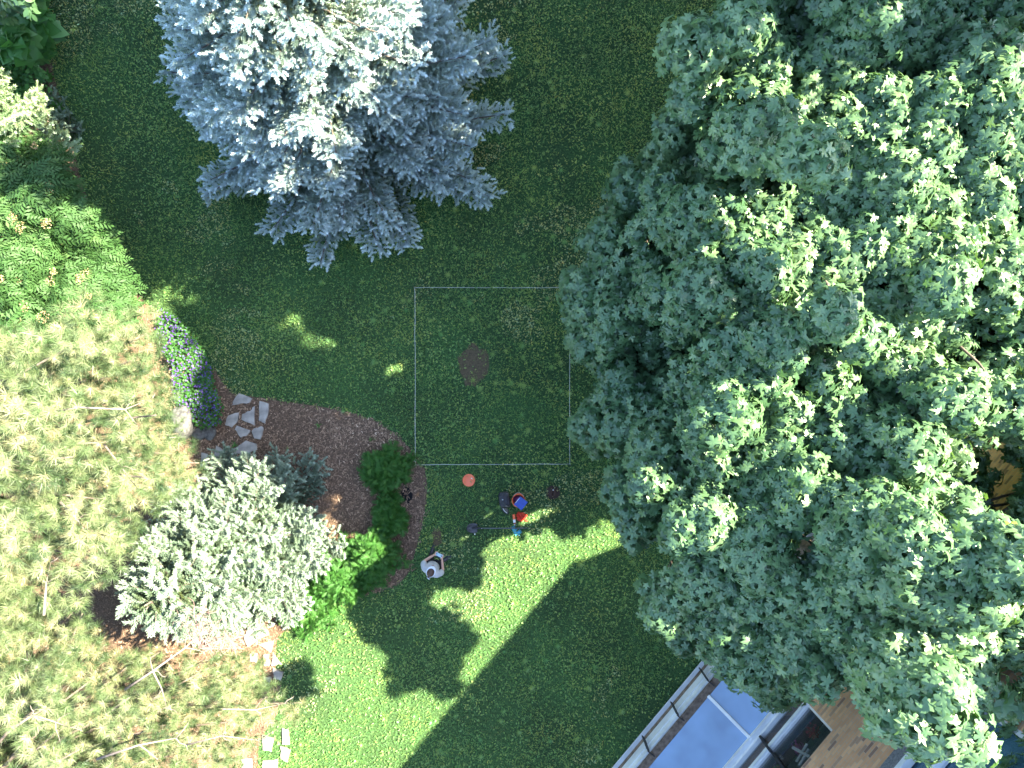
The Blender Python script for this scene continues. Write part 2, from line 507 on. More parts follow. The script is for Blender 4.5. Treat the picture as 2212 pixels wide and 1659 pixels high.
# ================================================================= BROADLEAF CROWNS
def lobe_leaves(c, r, n_shoot, tpl=MAPLE, size=(.12, .19), per=7, flat=.8, low=-.35, droop=(.1, .75), tintb=.5, petiole=.07):
    """leaf rosettes over an ellipsoidal clump"""
    c = np.asarray(c, float)
    z = rng.uniform(low, 1, n_shoot); a = rng.uniform(0, 2*pi, n_shoot)
    s = np.sqrt(1-z*z)
    nrm = np.stack([s*np.cos(a), s*np.sin(a), z], 1)
    ph = rng.uniform(0, 6, 3)
    bump = 1+.16*np.sin(3*a+ph[0])*s+.12*np.sin(5*a+4*z+ph[1])
    rr = r*bump*rng.uniform(.72, 1.06, n_shoot)
    pos = c+nrm*np.stack([rr, rr, rr*flat], 1)
    axis = norm(nrm*.7+np.array([0, 0, .8])+rng.normal(0, .18, (n_shoot, 3)))
    # leaves round each shoot
    t1 = norm(np.cross(axis, np.array([.31, .95, .05]))); t2 = np.cross(axis, t1)
    k = per
    ang = (np.arange(k)*2*pi/k)[None]+rng.uniform(0, 6.28, (n_shoot, 1))+rng.normal(0, .25, (n_shoot, k))
    dr = rng.uniform(droop[0], droop[1], (n_shoot, k))
    rad = np.cos(ang)[..., None]*t1[:, None]+np.sin(ang)[..., None]*t2[:, None]
    fwd = rad*np.cos(dr)[..., None]-axis[:, None]*np.sin(dr)[..., None]+np.array([0, 0, -.1])
    nr = axis[:, None]*np.cos(dr)[..., None]+rad*np.sin(dr)[..., None]+rng.normal(0, .26, fwd.shape)
    p = pos[:, None]+rad*petiole*rng.uniform(.5, 1.3, (n_shoot, k))[..., None]-axis[:, None]*rng.uniform(0, .10, (n_shoot, k))[..., None]
    sc = rng.uniform(size[0], size[1], (n_shoot, k))
    ti = np.clip(tintb+rng.normal(0, .13, (n_shoot, k))+rng.normal(0, .10, (n_shoot, 1)), 0, .93)
    ti = np.where(rng.uniform(0, 1, ti.shape) < .0003, 1.0, ti)
    return p.reshape(-1, 3), fwd.reshape(-1, 3), nr.reshape(-1, 3), sc.ravel(), ti.ravel()

CANOPY = [(1950, -420), (1660, -130), (1490, -10), (1478, 60), (1462, 150), (1478, 245), (1415, 262), (1425, 340), (1335, 365), (1300, 440), (1285, 500), (1248, 575), (1255, 650), (1225, 745), (1262, 800), (1290, 850), (1235, 890), (1240, 945), (1330, 985), (1318, 1050), (1330, 1120), (1440, 1190), (1445, 1240), (1400, 1290), (1420, 1350), (1520, 1385), (1540, 1440), (1560, 1500), (1640, 1535), (1700, 1495), (1800, 1525), (1850, 1470), (1885, 1530), (1925, 1600), (2000, 1600), (2060, 1560), (2110, 1580), (2100, 1640), (2110, 1800), (2800, 1800), (2800, -420)]
HOLES = [(1755, 1172, 22), (2150, 990, 16), (2165, 1050, 14), (1640, 1560, 20), (1835, 1520, 26), (1790, 1475, 10), (1500, 1570, 60)]
ZC = np.array([(1500, 60, 7.2), (1470, 200, 6.6), (1430, 350, 4.8), (1330, 450, 4.2), (1280, 650, 4.4), (1270, 850, 4.0), (1290, 930, 4.1), (1400, 700, 4.9), (1500, 500, 6.2), (1550, 250, 7.3), (1640, 600, 7.7), (1750, 300, 8.0), (1800, 650, 7.9), (1570, 920, 6.8), (1400, 1040, 5.3), (1360, 1120, 4.5), (1540, 1150, 6.4), (1450, 1330, 4.8), (1700, 970, 6.5), (1640, 1300, 5.6), (1720, 1100, 6.2), (1600, 1480, 5.0), (1780, 1490, 5.7), (1850, 1250, 7), (1850, 1000, 6.5), (2000, 900, 7.1), (2000, 250, 8.3), (2000, 600, 7.9), (2200, 300, 8.2), (2200, 700, 7.7), (2150, 1100, 7.4), (2150, 1350, 8.2), (2050, 1530, 7.4), (1950, 1450, 7.4), (2180, 1610, 5), (2500, 200, 7.4), (2500, 700, 7.0), (2500, 1100, 6.6), (2600, 1500, 6.0), (1900, -200, 8.0), (1550, -200, 7.4), (2300, -300, 7.8)], float)
def zsurf(u, v):
    d = (ZC[:, 0]-u)**2+(ZC[:, 1]-v)**2+400
    w = d**-1.6
    return float((w*ZC[:, 2]).sum()/w.sum())
def lit_frac(c, r):
    q = c+rng.normal(0, r*.5, (24, 3))
    u, v = shadow_px(q)
    k = np.zeros(24, bool)
    for L in LIT: k |= inpoly(u, v, L)
    return k.mean()
TREES = [('A', 2010, 330, (5.2, 4.6)), ('B', 1390, 720, (4.1, .6)), ('C', 1620, 1190, (3.6, -1.3)), ('D', 2100, 1350, (6.4, -3.6))]
SUNNY = [(1600, 590, 120, 130), (1810, 600, 130, 110), (1800, 760, 110, 90), (1950, 240, 210, 200), (2050, 560, 190, 170), (2160, 300, 90, 260), (1660, 330, 90, 80), (1700, 120, 120, 70), (1560, 930, 60, 100), (1410, 1040, 40, 45), (1540, 1150, 75, 75), (1690, 975, 55, 45),
         (2020, 830, 90, 70), (2130, 1150, 110, 100), (2130, 1330, 110, 120), (2170, 880, 70, 120), (2010, 1430, 60, 60), (1700, 1500, 60, 35), (2020, 1545, 50, 40), (1850, 980, 40, 40)]
def gen_lobes():
    rng = np.random.default_rng(5)
    out = []
    HAND = [(1600, 560, 7.6, .85), (1640, 650, 7.3, .7), (1810, 560, 8.2, .7), (1560, 900, 6.8, .6), (1550, 1000, 6.4, .5), (1410, 1040, 5.3, .5), (1540, 1140, 6.6, .62), (1525, 1260, 5.9, .55),
            (1690, 975, 6.8, .55), (1810, 960, 6.9, .5), (1270, 640, 4.5, .62), (1262, 745, 4.3, .33), (1320, 690, 4.7, .7), (1275, 925, 4.2, .42), (1385, 1120, 4.6, .6), (1350, 1050, 4.6, .45), (1445, 1310, 4.7, .55), (1700, 1470, 5.4, .5), (1770, 1475, 5.9, .4), (1665, 1505, 5.2, .35),
            (1510, 110, 7.3, .6), (1500, 215, 6.9, .4), (1460, 300, 5.0, .5), (1370, 410, 4.4, .55), (1310, 520, 4.4, .55), (1640, 1430, 5.2, .6), (1570, 1400, 4.9, .5), (1340, 840, 4.4, .6), (1330, 590, 4.6, .6), (2020, 1540, 7.6, .55), (1950, 1530, 7.2, .5), (2150, 1600, 5.2, .7), (1740, 1060, 6.5, .7), (1480, 1380, 4.6, .35), (2080, 1480, 8.0, .5), (2175, 1565, 7.9, .6), (2195, 1645, 8.0, .55), (2148, 1650, 7.8, .42), (2240, 1600, 8.1, .6), (2160, 1510, 7.9, .5), (2250, 1690, 8.2, .55), (2165, 1700, 8.1, .45)]
    for u, v, z, r in HAND: out.append((u, v, z, min(r*.85, .62), 0))
    pts = [(u, v) for u, v, *_ in out]
    def try_layer(n, dz, spacing, layer, rr):
        nonlocal pts
        loc = list(pts) if layer == 0 else []
        for _ in range(n):
            u = rng.uniform(1225, 2700); v = rng.uniform(-380, 1780)
            z = zsurf(u, v)-dz+(rng.uniform(-1.0, .55) if layer == 0 else rng.normal(0, .3))
            r = rng.uniform(*rr)
            rp = r*FPX/(CAMH-z)
            if min(((u-a)**2+(v-b)**2 for a, b in loc), default=1e9) < (spacing*rp/95)**2: continue
            aa = np.arange(10)*2*pi/10
            if not inpoly(u+np.cos(aa)*rp*.92, v+np.sin(aa)*rp*.92, CANOPY).all(): continue
            if any((u-a)**2+(v-b)**2 < (rp*1.05+q)**2 for a, b, q in HOLES): continue
            loc.append((u, v))
            out.append((u, v, z, r, layer))
        if layer == 0: pts = loc
    try_layer(9000, 0, 100, 0, (.36, .68))
    try_layer(2200, 2.0, 95, 1, (.5, .8))
    try_layer(900, 3.0, 120, 2, (.5, .8))
    res = []
    for u, v, z, r, layer in out:
        best = None
        for dz in (0, .3, -.3, .6, -.6, .9, -.9, 1.3, -1.3, 1.8, -1.8, 2.3):
            zz = z+dz
            if zz < 3.2: continue
            c = P(u, v, zz)
            f = lit_frac(c, r)
            cost = f*3+abs(dz)*.25
            if best is None or cost < best[0]: best = (cost, c, f)
        if best is None: continue
        cost, c, f = best
        if f > .35 and layer > 0: continue
        res.append([u, v, c, r, layer])
    # settle the clumps so that the sunlit masses stand clear of their neighbours towards the sun
    sd3 = np.array(sun_dir)
    cz = np.array([q[2][2] for q in res])
    want = np.array([any(((u-a)/ra)**2+((v-b)/rb)**2 < 1 for a, b, ra, rb in SUNNY) and ly == 0 for u, v, c, r, ly in res])
    zb_ = cz.copy()
    for it in range(10):
        C = np.array([P(q[0], q[1], z) for q, z in zip(res, cz)]); Rr = np.array([q[3] for q in res])
        for i in np.where(want)[0]:
            top = C[i]+sd3*Rr[i]*.3+np.array([0, 0, Rr[i]*.35])
            d = C-top; t = d@sd3; off = np.linalg.norm(d-t[:, None]*sd3, axis=1)
            blk = (t > Rr[i]*.5) & (off < Rr*.95)
            blk[i] = False
            if blk.any():
                cz[blk] -= .14*(1 if True else 0)
                cz[i] += .04
        cz = np.clip(cz, zb_-1.7, zb_+.8)
        noff = np.array([max(200., (q[0]-1106)*.766+(q[1]-830)*.643) for q in res])
        cz = np.maximum(np.maximum(cz, 2.6), CAMH-8.35*FPX/noff)
    out2 = []
    for q, z in zip(res, cz):
        out2.append((q[0], q[1], P(q[0], q[1], z), q[3], q[4]))
    return out2
LOBES = gen_lobes()
def build_maples():
    labels = {
        'A': 'tallest broad maple with big sunlit leaf clumps in the upper right corner',
        'B': 'shaded blue-green maple reaching over the right side of the string square',
        'C': 'maple with mostly shaded clumps beside the sunlit strip of lawn',
        'D': 'maple standing over the brick wall with sunlit leaves by its lower edge'}
    base = {'A': .55, 'B': .40, 'C': .48, 'D': .60}
    for key, cu, cv, tr in TREES:
        mine = []
        for u, v, c, r, layer in LOBES:
            best = min(TREES, key=lambda t: ((t[1]-u)**2+(t[2]-v)**2)/(2.4 if t[0] == 'A' else 1.0))
            if best[0] == key: mine.append((u, v, c, r, layer))
        root = empty('maple_tree', (tr[0], tr[1], 0))
        tag(root, labels[key], 'maple tree', 'maple trees along the building')
        P_, F_, N_, S_, T_ = [], [], [], [], []
        for u, v, c, r, layer in mine:
            inframe = -80 < u < 2290 and -80 < v < 1740
            ns = int((175 if layer == 0 else 85)*(r/.65)**2*(1 if inframe else .4))
            sz = (.088, .15) if inframe else (.17, .27)
            p, f, n, s, t = lobe_leaves(c, r, ns, size=sz, tintb=base[key]+rng.normal(0, .07), per=7, flat=1.1, low=(-.35 if layer == 0 else -.2))
            P_.append(p); F_.append(f); N_.append(n); S_.append(s); T_.append(t)
        p = np.concatenate(P_); f = np.concatenate(F_); n = np.concatenate(N_); s = np.concatenate(S_); t = np.concatenate(T_)
        k = ~kills_light(p+norm(f)*s[:, None]*.5)
        p = p-np.array([tr[0], tr[1], 0])
        V, T, ti = scatter(MAPLE, p[k], f[k], n[k], np.stack([s[k]*rng.uniform(.85, 1.1, k.sum()), s[k], s[k]], 1), t[k])
        link('crown', tri_mesh('crown', V, T, ti), M_MAPLE, root)
        zmax = max(c[2] for _, _, c, _, _ in mine)
        fork = np.array([0, 0, 2.2])
        zt_ = [zmax*.6, zmax*.8] if key in 'AB' else [2.8, 3.2]
        limbs = [([(0, 0, -.2), (.02, 0, .3), (0, .03, 1.2), (0, 0, 2.3), (.05, .05, zt_[0]), (.1, 0, zt_[1])], [.30, .22, .19, .17, .11, .04])]
        for u, v, c, r, layer in mine:
            if layer == 0 or rng.random() < .3:
                e = c-np.array([tr[0], tr[1], 0])
                st = np.array([0, 0, min(max(1.6, e[2]*.45), 3.0)])
                for _try in range(3):
                    w_ = wobble(st, e, 9, .09, -.15)
                    if kills_light(w_+np.array([tr[0], tr[1], 0]), 2).sum() == 0:
                        limbs.append((w_, np.linspace(.06, .014, 9))); break
        link('trunk', limb_mesh('trunk', limbs, 6), M_BARK, root)
build_maples()

# neighbouring trees beyond the frame that shade the lawn
def tall_tree(loc, h, rad, label, n=46, tb=.5, size=(.2, .34), dens=60, zb=3.0, extra=()):
    root = empty('maple_tree', (loc[0], loc[1], 0))
    tag(root, label, 'maple tree', 'maple trees shading the lawn')
    ps = []
    for i in range(n):
        a = rng.uniform(0, 2*pi); q = math.sqrt(rng.uniform(0, 1))*rad*.85
        zt = zb+.2+(h-zb-.8)*math.sqrt(max(0, 1-(q/rad)**2))
        z = rng.uniform(zb, zt) if rng.random() < .4 else zt
        ps.append((np.array([q*math.cos(a), q*math.sin(a), z]), rng.uniform(.8, 1.2)))
    for q in extra: ps.append((np.array([q[0]-loc[0], q[1]-loc[1], q[2]]), q[3]))  # extra clumps: unseen leaf masses added to shade lawn and bed
    A = [lobe_leaves(c, r, dens, size=size, tintb=tb, per=6) for c, r in ps]
    p, f, nn, s, t = [np.concatenate(q) for q in zip(*A)]
    k = ~kills_light(p+np.array([loc[0], loc[1], 0]))
    V, T, ti = scatter(MAPLE, p[k], f[k], nn[k], s[k], t[k])
    link('crown', tri_mesh('crown', V, T, ti), M_MAPLE, root)
    limbs = [([(0, 0, -.2), (0, 0, 1.2), (.05, 0, 2.5), (0, 0, h*.8)], [.3, .22, .19, .05])]
    for c, r in ps[::2]:
        w_ = wobble((0, 0, 2.2), c, 9, .12)
        if kills_light(w_+np.array([loc[0], loc[1], 0]), 2).sum() == 0: limbs.append((w_, np.linspace(.08, .02, 9)))
    link('trunk', limb_mesh('trunk', limbs, 6), M_BARK, root)
tall_tree((8.8, 9.3), 14.0, 4.2, 'tall maple beyond the top edge of the lawn, behind the tallest maple', 72, zb=3.5, extra=[(8, 2.7, 12.8, .8), (8, 3.9, 12.9, .8), (8.1, 5.0, 13.0, .8), (8, 2.8, 13.6, 1.0), (8, 3.8, 13.7, 1.0), (8.2, 4.8, 14, 1.0), (8.2, 5.9, 14.2, 1.0), (8.3, 7, 14.4, 1.1), (7.4, 4.6, 13.5, .9), (7.4, 5.8, 13.8, .9), (8.6, 7.6, 15.4, 1.1), (9.2, 8.4, 15.7, 1.1), (8.8, 6.6, 15.2, 1.0), (8.3, 5.8, 15.0, .9), (8.5, 5.0, 15.3, .9), (8.4, 4.2, 14.8, .9)])
tall_tree((6.4, 11.2), 5.6, 2.6, 'low bushy maple added out of view beyond the top edge to shade the lawn', 26, zb=1.0)  # unseen small tree, put in to shade the upper end of the lawn
tall_tree((2.3, 13.0), 11.5, 4.1, 'maple standing behind the blue spruce', 54, zb=4.6)
tall_tree((-5.3, 12.3), 9.5, 3.5, 'round maple standing behind the left planting bed', 36, extra=[(-4.6, 8.7, 5.6, .8), (-5.6, 8.4, 4.8, .8), (-3.8, 9.3, 6.4, .8), (-6.4, 8.5, 4.2, .8), (-5.0, 9.3, 5.2, .9), (-6.8, 9.0, 5.2, .8)])

# ================================================================= CONIFERS
def conifer(name, loc, h, R, mat, label, cat, tpl=SHOOT, slen=.12, whorl=.27, nb=7, droop=.18, z0=.45, seed=0, group=None, tilt=(0, 0), lat=.13, tintshift=0.0, old=.85, power=.85, cull=False):
    r = np.random.default_rng(seed)
    root = empty(name, (loc[0], loc[1], 0))
    tag(root, label, cat, group)
    P_, F_, N_, S_, T_ = [], [], [], [], []
    limbs = [(np.array([(0, 0, -.1), (0, 0, h*.3), (0, 0, h*.7), (0, 0, h)]), [.02+h*.018, h*.014, h*.007, .012])]
    z = z0
    ph = r.uniform(0, 6)
    while z < h*.985:
        fr = (z-z0)/(h-z0)
        L0 = R*(1-fr)**power
        n = max(3, int(nb*(1-.35*fr)))
        for b in range(n):
            az = ph+2*pi*b/n+r.normal(0, .16)
            L = L0*r.uniform(.74, 1.04)+.08
            dv = np.array([math.cos(az), math.sin(az), 0]); sd_ = np.array([-dv[1], dv[0], 0])
            m = max(4, int(L/.075))
            s = np.linspace(.12 if L > 1 else .05, 1, m)
            zz = z-droop*L*np.sin(s*pi*.8)+.12*L*s**2+(.5*L*s if fr > .85 else 0)
            curve = r.normal(0, .10)*L*s**2
            path = dv*(s*L)[:, None]+sd_*curve[:, None]; path[:, 2] = zz
            limbs.append((np.concatenate([[[0, 0, z]], path[::max(1, m//4)], path[-1:]]), np.linspace(.012+.012*L, .005, len(path[::max(1, m//4)])+2)))
            st = path[:-1]; tg = norm(np.gradient(path, axis=0))
            for side in (-1, 1):
                idx = np.arange(m)[s > (.28 if L > .8 else .05)]
                for i in idx:
                    ll = (.32*(1-s[i])+.13)*min(L, 2.4)*r.uniform(.5, 1.1)
                    if L < .5: ll = (.5*(1-s[i])+.08)*L
                    ld = norm(tg[i]*r.uniform(.7, 1.1)+sd_*side*.95+np.array([0, 0, r.normal(.02, .12)]))
                    kk = max(1, int(ll/(slen*.62)))
                    q = (np.arange(kk)+r.uniform(.1, .9))/kk
                    pp = path[i]+ld*(q*ll)[:, None]; pp[:, 2] -= .10*(q*ll)
                    P_.append(pp)
                    alt = np.where(np.arange(kk) % 2 == 0, 1, -1)[:, None]
                    F_.append(norm(ld+.65*alt*np.cross(ld, [0, 0, 1])*(q < .85)[:, None]+np.array([0, 0, .22])+r.normal(0, .22, (kk, 3))))
                    N_.append(np.tile([[0, 0, 1.]], (kk, 1))+r.normal(0, .3, (kk, 3)))
                    S_.append(slen*r.uniform(.75, 1.25, kk))
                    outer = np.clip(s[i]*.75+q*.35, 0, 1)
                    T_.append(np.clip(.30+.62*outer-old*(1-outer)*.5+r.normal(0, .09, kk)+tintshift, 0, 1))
            # leader shoots
            kk = m
            P_.append(path+r.normal(0, .015, path.shape)); F_.append(norm(tg+r.normal(0, .35, (kk, 3))+[0, 0, .3])); N_.append(r.normal(0, .3, (kk, 3))+[0, 0, 1])
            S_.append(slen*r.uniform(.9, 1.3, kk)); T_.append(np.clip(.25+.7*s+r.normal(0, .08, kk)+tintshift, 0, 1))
        ph += 1.1+r.normal(0, .3)
        z += whorl*r.uniform(.75, 1.2)*(1-.35*fr)
    p = np.concatenate(P_); f = np.concatenate(F_); n_ = np.concatenate(N_); s = np.concatenate(S_); t = np.concatenate(T_)
    if cull:
        k = ~kills_light(p+np.array([loc[0], loc[1], 0]))
        p, f, n_, s, t = p[k], f[k], n_[k], s[k], t[k]
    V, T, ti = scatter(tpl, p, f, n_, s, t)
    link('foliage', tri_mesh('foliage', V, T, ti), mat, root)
    link('trunk', limb_mesh('trunk', limbs, 5), M_BARK, root)
    return root, len(p)
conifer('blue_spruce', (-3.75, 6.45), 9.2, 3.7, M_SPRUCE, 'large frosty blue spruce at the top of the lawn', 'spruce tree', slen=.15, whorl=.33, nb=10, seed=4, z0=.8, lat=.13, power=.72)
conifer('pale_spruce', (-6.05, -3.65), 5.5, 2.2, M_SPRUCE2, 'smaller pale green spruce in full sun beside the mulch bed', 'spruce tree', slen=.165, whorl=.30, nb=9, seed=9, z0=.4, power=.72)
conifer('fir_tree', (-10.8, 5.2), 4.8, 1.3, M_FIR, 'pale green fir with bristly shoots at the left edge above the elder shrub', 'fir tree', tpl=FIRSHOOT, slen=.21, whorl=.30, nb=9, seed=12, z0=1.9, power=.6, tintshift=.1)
conifer('dwarf_spruce', tuple(P(143, 285)[:2]), .7, .36, M_SPRUCE2, 'small shaded blue-green spruce on the mulch strip beside the fir', 'dwarf spruce', slen=.12, whorl=.2, nb=8, seed=14, z0=.12, tintshift=-.15)
conifer('dwarf_spruce', tuple(P(112, 238)[:2]), .8, .34, M_SPRUCE2, 'shaded dwarf spruce squeezed between the fir and the leafy ground cover', 'dwarf spruce', slen=.12, whorl=.2, nb=8, seed=15, z0=.12, tintshift=-.2)

# ---- pines: long-needled tufts
def pine(loc, lobes, label, group, limbs_extra, seed):
    r = np.random.default_rng(seed)
    root = empty('pine_tree', (loc[0], loc[1], 0)); tag(root, label, 'pine tree', group)
    base = np.array([loc[0], loc[1], 0])
    P_, F_, S_, T_ = [], [], [], []
    limbs = []
    zm = max(c[2] for c, _ in lobes)
    limbs.append((np.array([(0, 0, -.2), (0, 0, 1.5), (.05, .05, zm*.6), (0, 0, zm*.95)]), [.24, .2, .12, .04]))
    for c, rad in lobes:
        c = np.asarray(c)-base
        n = int(115*(rad/.7)**2)
        z = r.uniform(-.25, 1, n); a = r.uniform(0, 2*pi, n); s = np.sqrt(1-z*z)
        nr = np.stack([s*np.cos(a), s*np.sin(a), z], 1)
        q = rad*(1+.15*np.sin(3*a+r.uniform(0, 6)))*r.uniform(.62, 1.08, n)
        p = c+nr*np.stack([q, q, q*.95], 1)
        P_.append(p); F_.append(norm(nr*.8+np.array([0, 0, .75])+r.normal(0, .25, (n, 3))))
        S_.append(r.uniform(.12, .18, n))
        t = np.clip(r.normal(.22, .15, n)+.52*z, 0, .86)  # shade put into the tint: clumps darker low down, paler on top
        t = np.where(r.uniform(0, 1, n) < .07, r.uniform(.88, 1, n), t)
        T_.append(t)
        st = np.array([0, 0, max(1.0, c[2]-np.hypot(c[0], c[1])*.35)])
        limbs.append((wobble(st, c-[0, 0, .35], 7, .05), np.linspace(.05, .012, 7)))
    p = np.concatenate(P_); f = np.concatenate(F_); s = np.concatenate(S_); t = np.concatenate(T_)
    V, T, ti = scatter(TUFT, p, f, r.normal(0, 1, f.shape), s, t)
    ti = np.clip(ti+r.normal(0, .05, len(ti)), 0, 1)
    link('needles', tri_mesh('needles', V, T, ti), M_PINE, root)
    link('trunk', limb_mesh('trunk', limbs, 6), M_BARK, root)
    for pts, r0 in limbs_extra:
        pts = np.array([P(q[0], q[1], q[2]+.3) for q in pts])-base
        r0 *= .5; L = [(pts, np.linspace(r0, r0*.3, len(pts)))]
        for i in range(1, len(pts)):
            for _ in range(2):
                d = norm(pts[i]-pts[i-1]); sdv = np.array([-d[1], d[0], .1])*r.choice([-1, 1])
                e = pts[i]+(d*.6+sdv)*r.uniform(.12, .35)
                L.append((wobble(pts[i], e, 4, .02), np.linspace(r0*.45, r0*.15, 4)))
        link('limb', limb_mesh('limb', L, 6), M_PALEBARK, root)
def pine_lobes(poly, zfun, n, seed, rr=(.34, .62), spacing=62, dz2=1.3):
    r = np.random.default_rng(seed); out = []
    for layer, dz in ((0, 0), (1, dz2), (2, dz2*2)):
        loc = []
        for _ in range(n):
            u = r.uniform(-600, 700); v = r.uniform(600, 2050)
            z = zfun(u, v)-dz+(r.uniform(-1.5, .6) if layer == 0 else r.normal(0, .2)); rad = r.uniform(*rr); rp = rad*FPX/(CAMH-z)
            aa = np.arange(8)*pi/4
            if not inpoly(u+np.cos(aa)*rp*.72, v+np.sin(aa)*rp*.72, poly).all(): continue
            if min(((u-a)**2+(v-b)**2 for a, b in loc), default=1e9) < (spacing*(1+.25*layer))**2: continue
            loc.append((u, v)); out.append((P(u, v, z), rad))
    out += [(P(600, 1535, 2.9), .34), (P(640, 1535, 2.7), .26), (P(560, 1500, 3.2), .4), (P(520, 1450, 3.6), .4)] if seed == 6 else [(P(365, 940, 4.6), .4), (P(335, 870, 5.0), .45), (P(412, 1005, 4.0), .36)]
    return out
PA = [(-600, 690), (60, 690), (150, 700), (200, 660), (310, 665), (350, 710), (365, 770), (405, 790), (370, 850), (370, 910), (450, 1000), (425, 1060), (330, 1100), (320, 1150), (275, 1230), (190, 1310), (60, 1380), (-600, 1380)]
PB = [(-600, 1240), (60, 1240), (150, 1260), (200, 1340), (290, 1385), (430, 1400), (520, 1400), (560, 1440), (570, 1490), (655, 1520), (650, 1560), (560, 1590), (500, 1700), (450, 2000), (-600, 2000)]
def zA(u, v): return float(np.clip(7.6-((max(u, 0)-60)/430)**2*3.6, 3.6, 7.8))
def zB(u, v): return float(np.clip(6.6-((max(u, 0)-40)/640)**2*3.8, 2.6, 6.8))
pine(P(40, 960)[:2]*0.95, pine_lobes(PA, zA, 3500, 5), 'broad sunlit pine with long needle tufts at the left edge, above the pale spruce', 'pines on the left',
     [([(225, 960, 6.4), (262, 1010, 6.2), (300, 1060, 5.6)], .035), ([(130, 1085, 6.9), (165, 1120, 6.9), (205, 1180, 6.4)], .045), ([(160, 880, 7.4), (270, 885, 7.0), (330, 860, 6.4)], .03)], 31)
pine(P(150, 1560)[:2]*.9, pine_lobes(PB, zB, 3500, 6), 'sunlit pine with bare pale limbs filling the bottom left corner', 'pines on the left',
     [([(95, 1330, 6.6), (100, 1260, 6.5), (110, 1215, 6.3)], .04), ([(20, 1580, 6.8), (70, 1545, 6.9), (105, 1530, 6.6)], .05), ([(70, 1545, 6.9), (120, 1560, 6.8), (150, 1572, 6.5)], .03),
      ([(270, 1490, 6.1), (330, 1450, 6.2), (400, 1400, 5.9), (430, 1370, 5.6)], .045), ([(400, 1610, 5.8), (480, 1590, 5.8), (560, 1600, 5.4)], .03), ([(210, 1640, 6.4), (300, 1610, 6.5), (380, 1595, 6.2)], .045),
      ([(480, 1532, 5.2), (550, 1534, 5.0), (615, 1520, 4.4)], .03), ([(330, 1450, 6.2), (350, 1490, 6.1), (360, 1530, 6.0)], .03)], 32)
# dead twiggy branch over the pale spruce
def dead_branch():
    r = np.random.default_rng(8)
    root = empty('dead_branch', tuple(P(430, 1400, 5.2)))
    tag(root, 'bare dead branch with pink-grey twigs lying over the foot of the pale spruce', 'dead branch')
    b = P(430, 1400, 5.2); L = []
    for (u, v, z) in ((440, 1330, 5.3), (470, 1350, 5.3), (500, 1370, 5.2), (400, 1350, 5.3), (520, 1400, 5.1), (420, 1310, 5.3), (480, 1400, 5.2), (540, 1370, 5.1)):
        e = P(u, v, z)-b; pts = wobble((0, 0, 0), e, 5, .03)
        L.append((pts, np.linspace(.012, .004, 5)))
        for i in range(1, 5):
            for _ in range(4):
                q = pts[i]+r.normal(0, .12, 3)*[1, 1, .5]
                L.append((wobble(pts[i], q, 3, .012), [.005, .004, .003]))
                L.append((wobble(q, q+r.normal(0, .06, 3), 3, .01), [.004, .003, .002]))
    m = simple('dead_twig_bark', (.26, .18, .16), .9, .2, noise=.25, scale=20)
    link('twigs', limb_mesh('twigs', L, 4), m, root)
dead_branch()

# ================================================================= SHRUBS
def shrub(name, loc, lobes, tpl, mat, label, cat, group=None, size=(.2, .3), ns=50, per=6, droop=(.1, .7), tb=.5, umbels=0, low=-.2, flat=.8, petiole=.03):
    root = empty(name, (loc[0], loc[1], 0)); tag(root, label, cat, group)
    base = np.array([loc[0], loc[1], 0])
    A = []; limbs = []; um = []
    for c, r in lobes:
        c = np.asarray(c)-base
        A.append(lobe_leaves(c, r, int(ns*(r/.6)**2)+4, tpl=tpl, size=size, per=per, droop=droop, tintb=tb+rng.normal(0, .06), low=low, flat=flat, petiole=petiole))
        limbs.append((wobble((c[0]*.2, c[1]*.2, 0), c, 5, .04), np.linspace(.03, .01, 5)))
        for _ in range(umbels):
            d = norm(rng.normal(0, 1, 3)+np.array([0, 0, 1.2])); um.append(c+d*r*.98)
    p, f, n, s, t = [np.concatenate(q) for q in zip(*A)]
    p[:, 2] = np.maximum(p[:, 2], .05)
    V, T, ti = scatter(tpl, p, f, n, s, t)
    link('foliage', tri_mesh('foliage', V, T, ti), mat, root)
    link('stems', limb_mesh('stems', limbs, 5), M_BARK, root)
    if umbels:
        um = np.array(um); k = 46
        q = np.repeat(um, k, 0); a = rng.uniform(0, 2*pi, len(q)); rr = np.sqrt(rng.uniform(0, 1, len(q)))*rng.uniform(.07, .12, len(um)).repeat(k)
        q = q+np.stack([np.cos(a)*rr, np.sin(a)*rr, .04-rr*.3+rng.normal(0, .01, len(q))], 1)
        V, T, ti = scatter(CHIP, q, rng.normal(0, 1, q.shape), rng.normal(0, .5, q.shape)+[0, 0, 1], np.full(len(q), .022), rng.uniform(0, 1, len(q)))
        link('flower_heads', tri_mesh('flower_heads', V, T, ti), M_UMBEL, root)
    return root
def poly_lobes(poly, zf, n, rr, spacing, seed, layers=((0, 0),)):
    r = np.random.default_rng(seed); out = []
    us = [p[0] for p in poly]; vs = [p[1] for p in poly]
    for _, dz in layers:
        loc = []
        for _ in range(n):
            u = r.uniform(min(us), max(us)); v = r.uniform(min(vs), max(vs)); z = zf(u, v)-dz+r.normal(0, .24); rad = r.uniform(*rr); rp = rad*FPX/(CAMH-z)
            aa = np.arange(8)*pi/4
            if not inpoly(u+np.cos(aa)*rp*.85, v+np.sin(aa)*rp*.85, poly).all(): continue
            if min(((u-a)**2+(v-b)**2 for a, b in loc), default=1e9) < spacing**2: continue
            loc.append((u, v)); out.append((P(u, v, z), rad))
    return out
E1 = [(-250, 320), (60, 290), (110, 310), (150, 350), (190, 430), (215, 480), (262, 570), (290, 640), (300, 700), (200, 780), (60, 800), (-250, 780)]
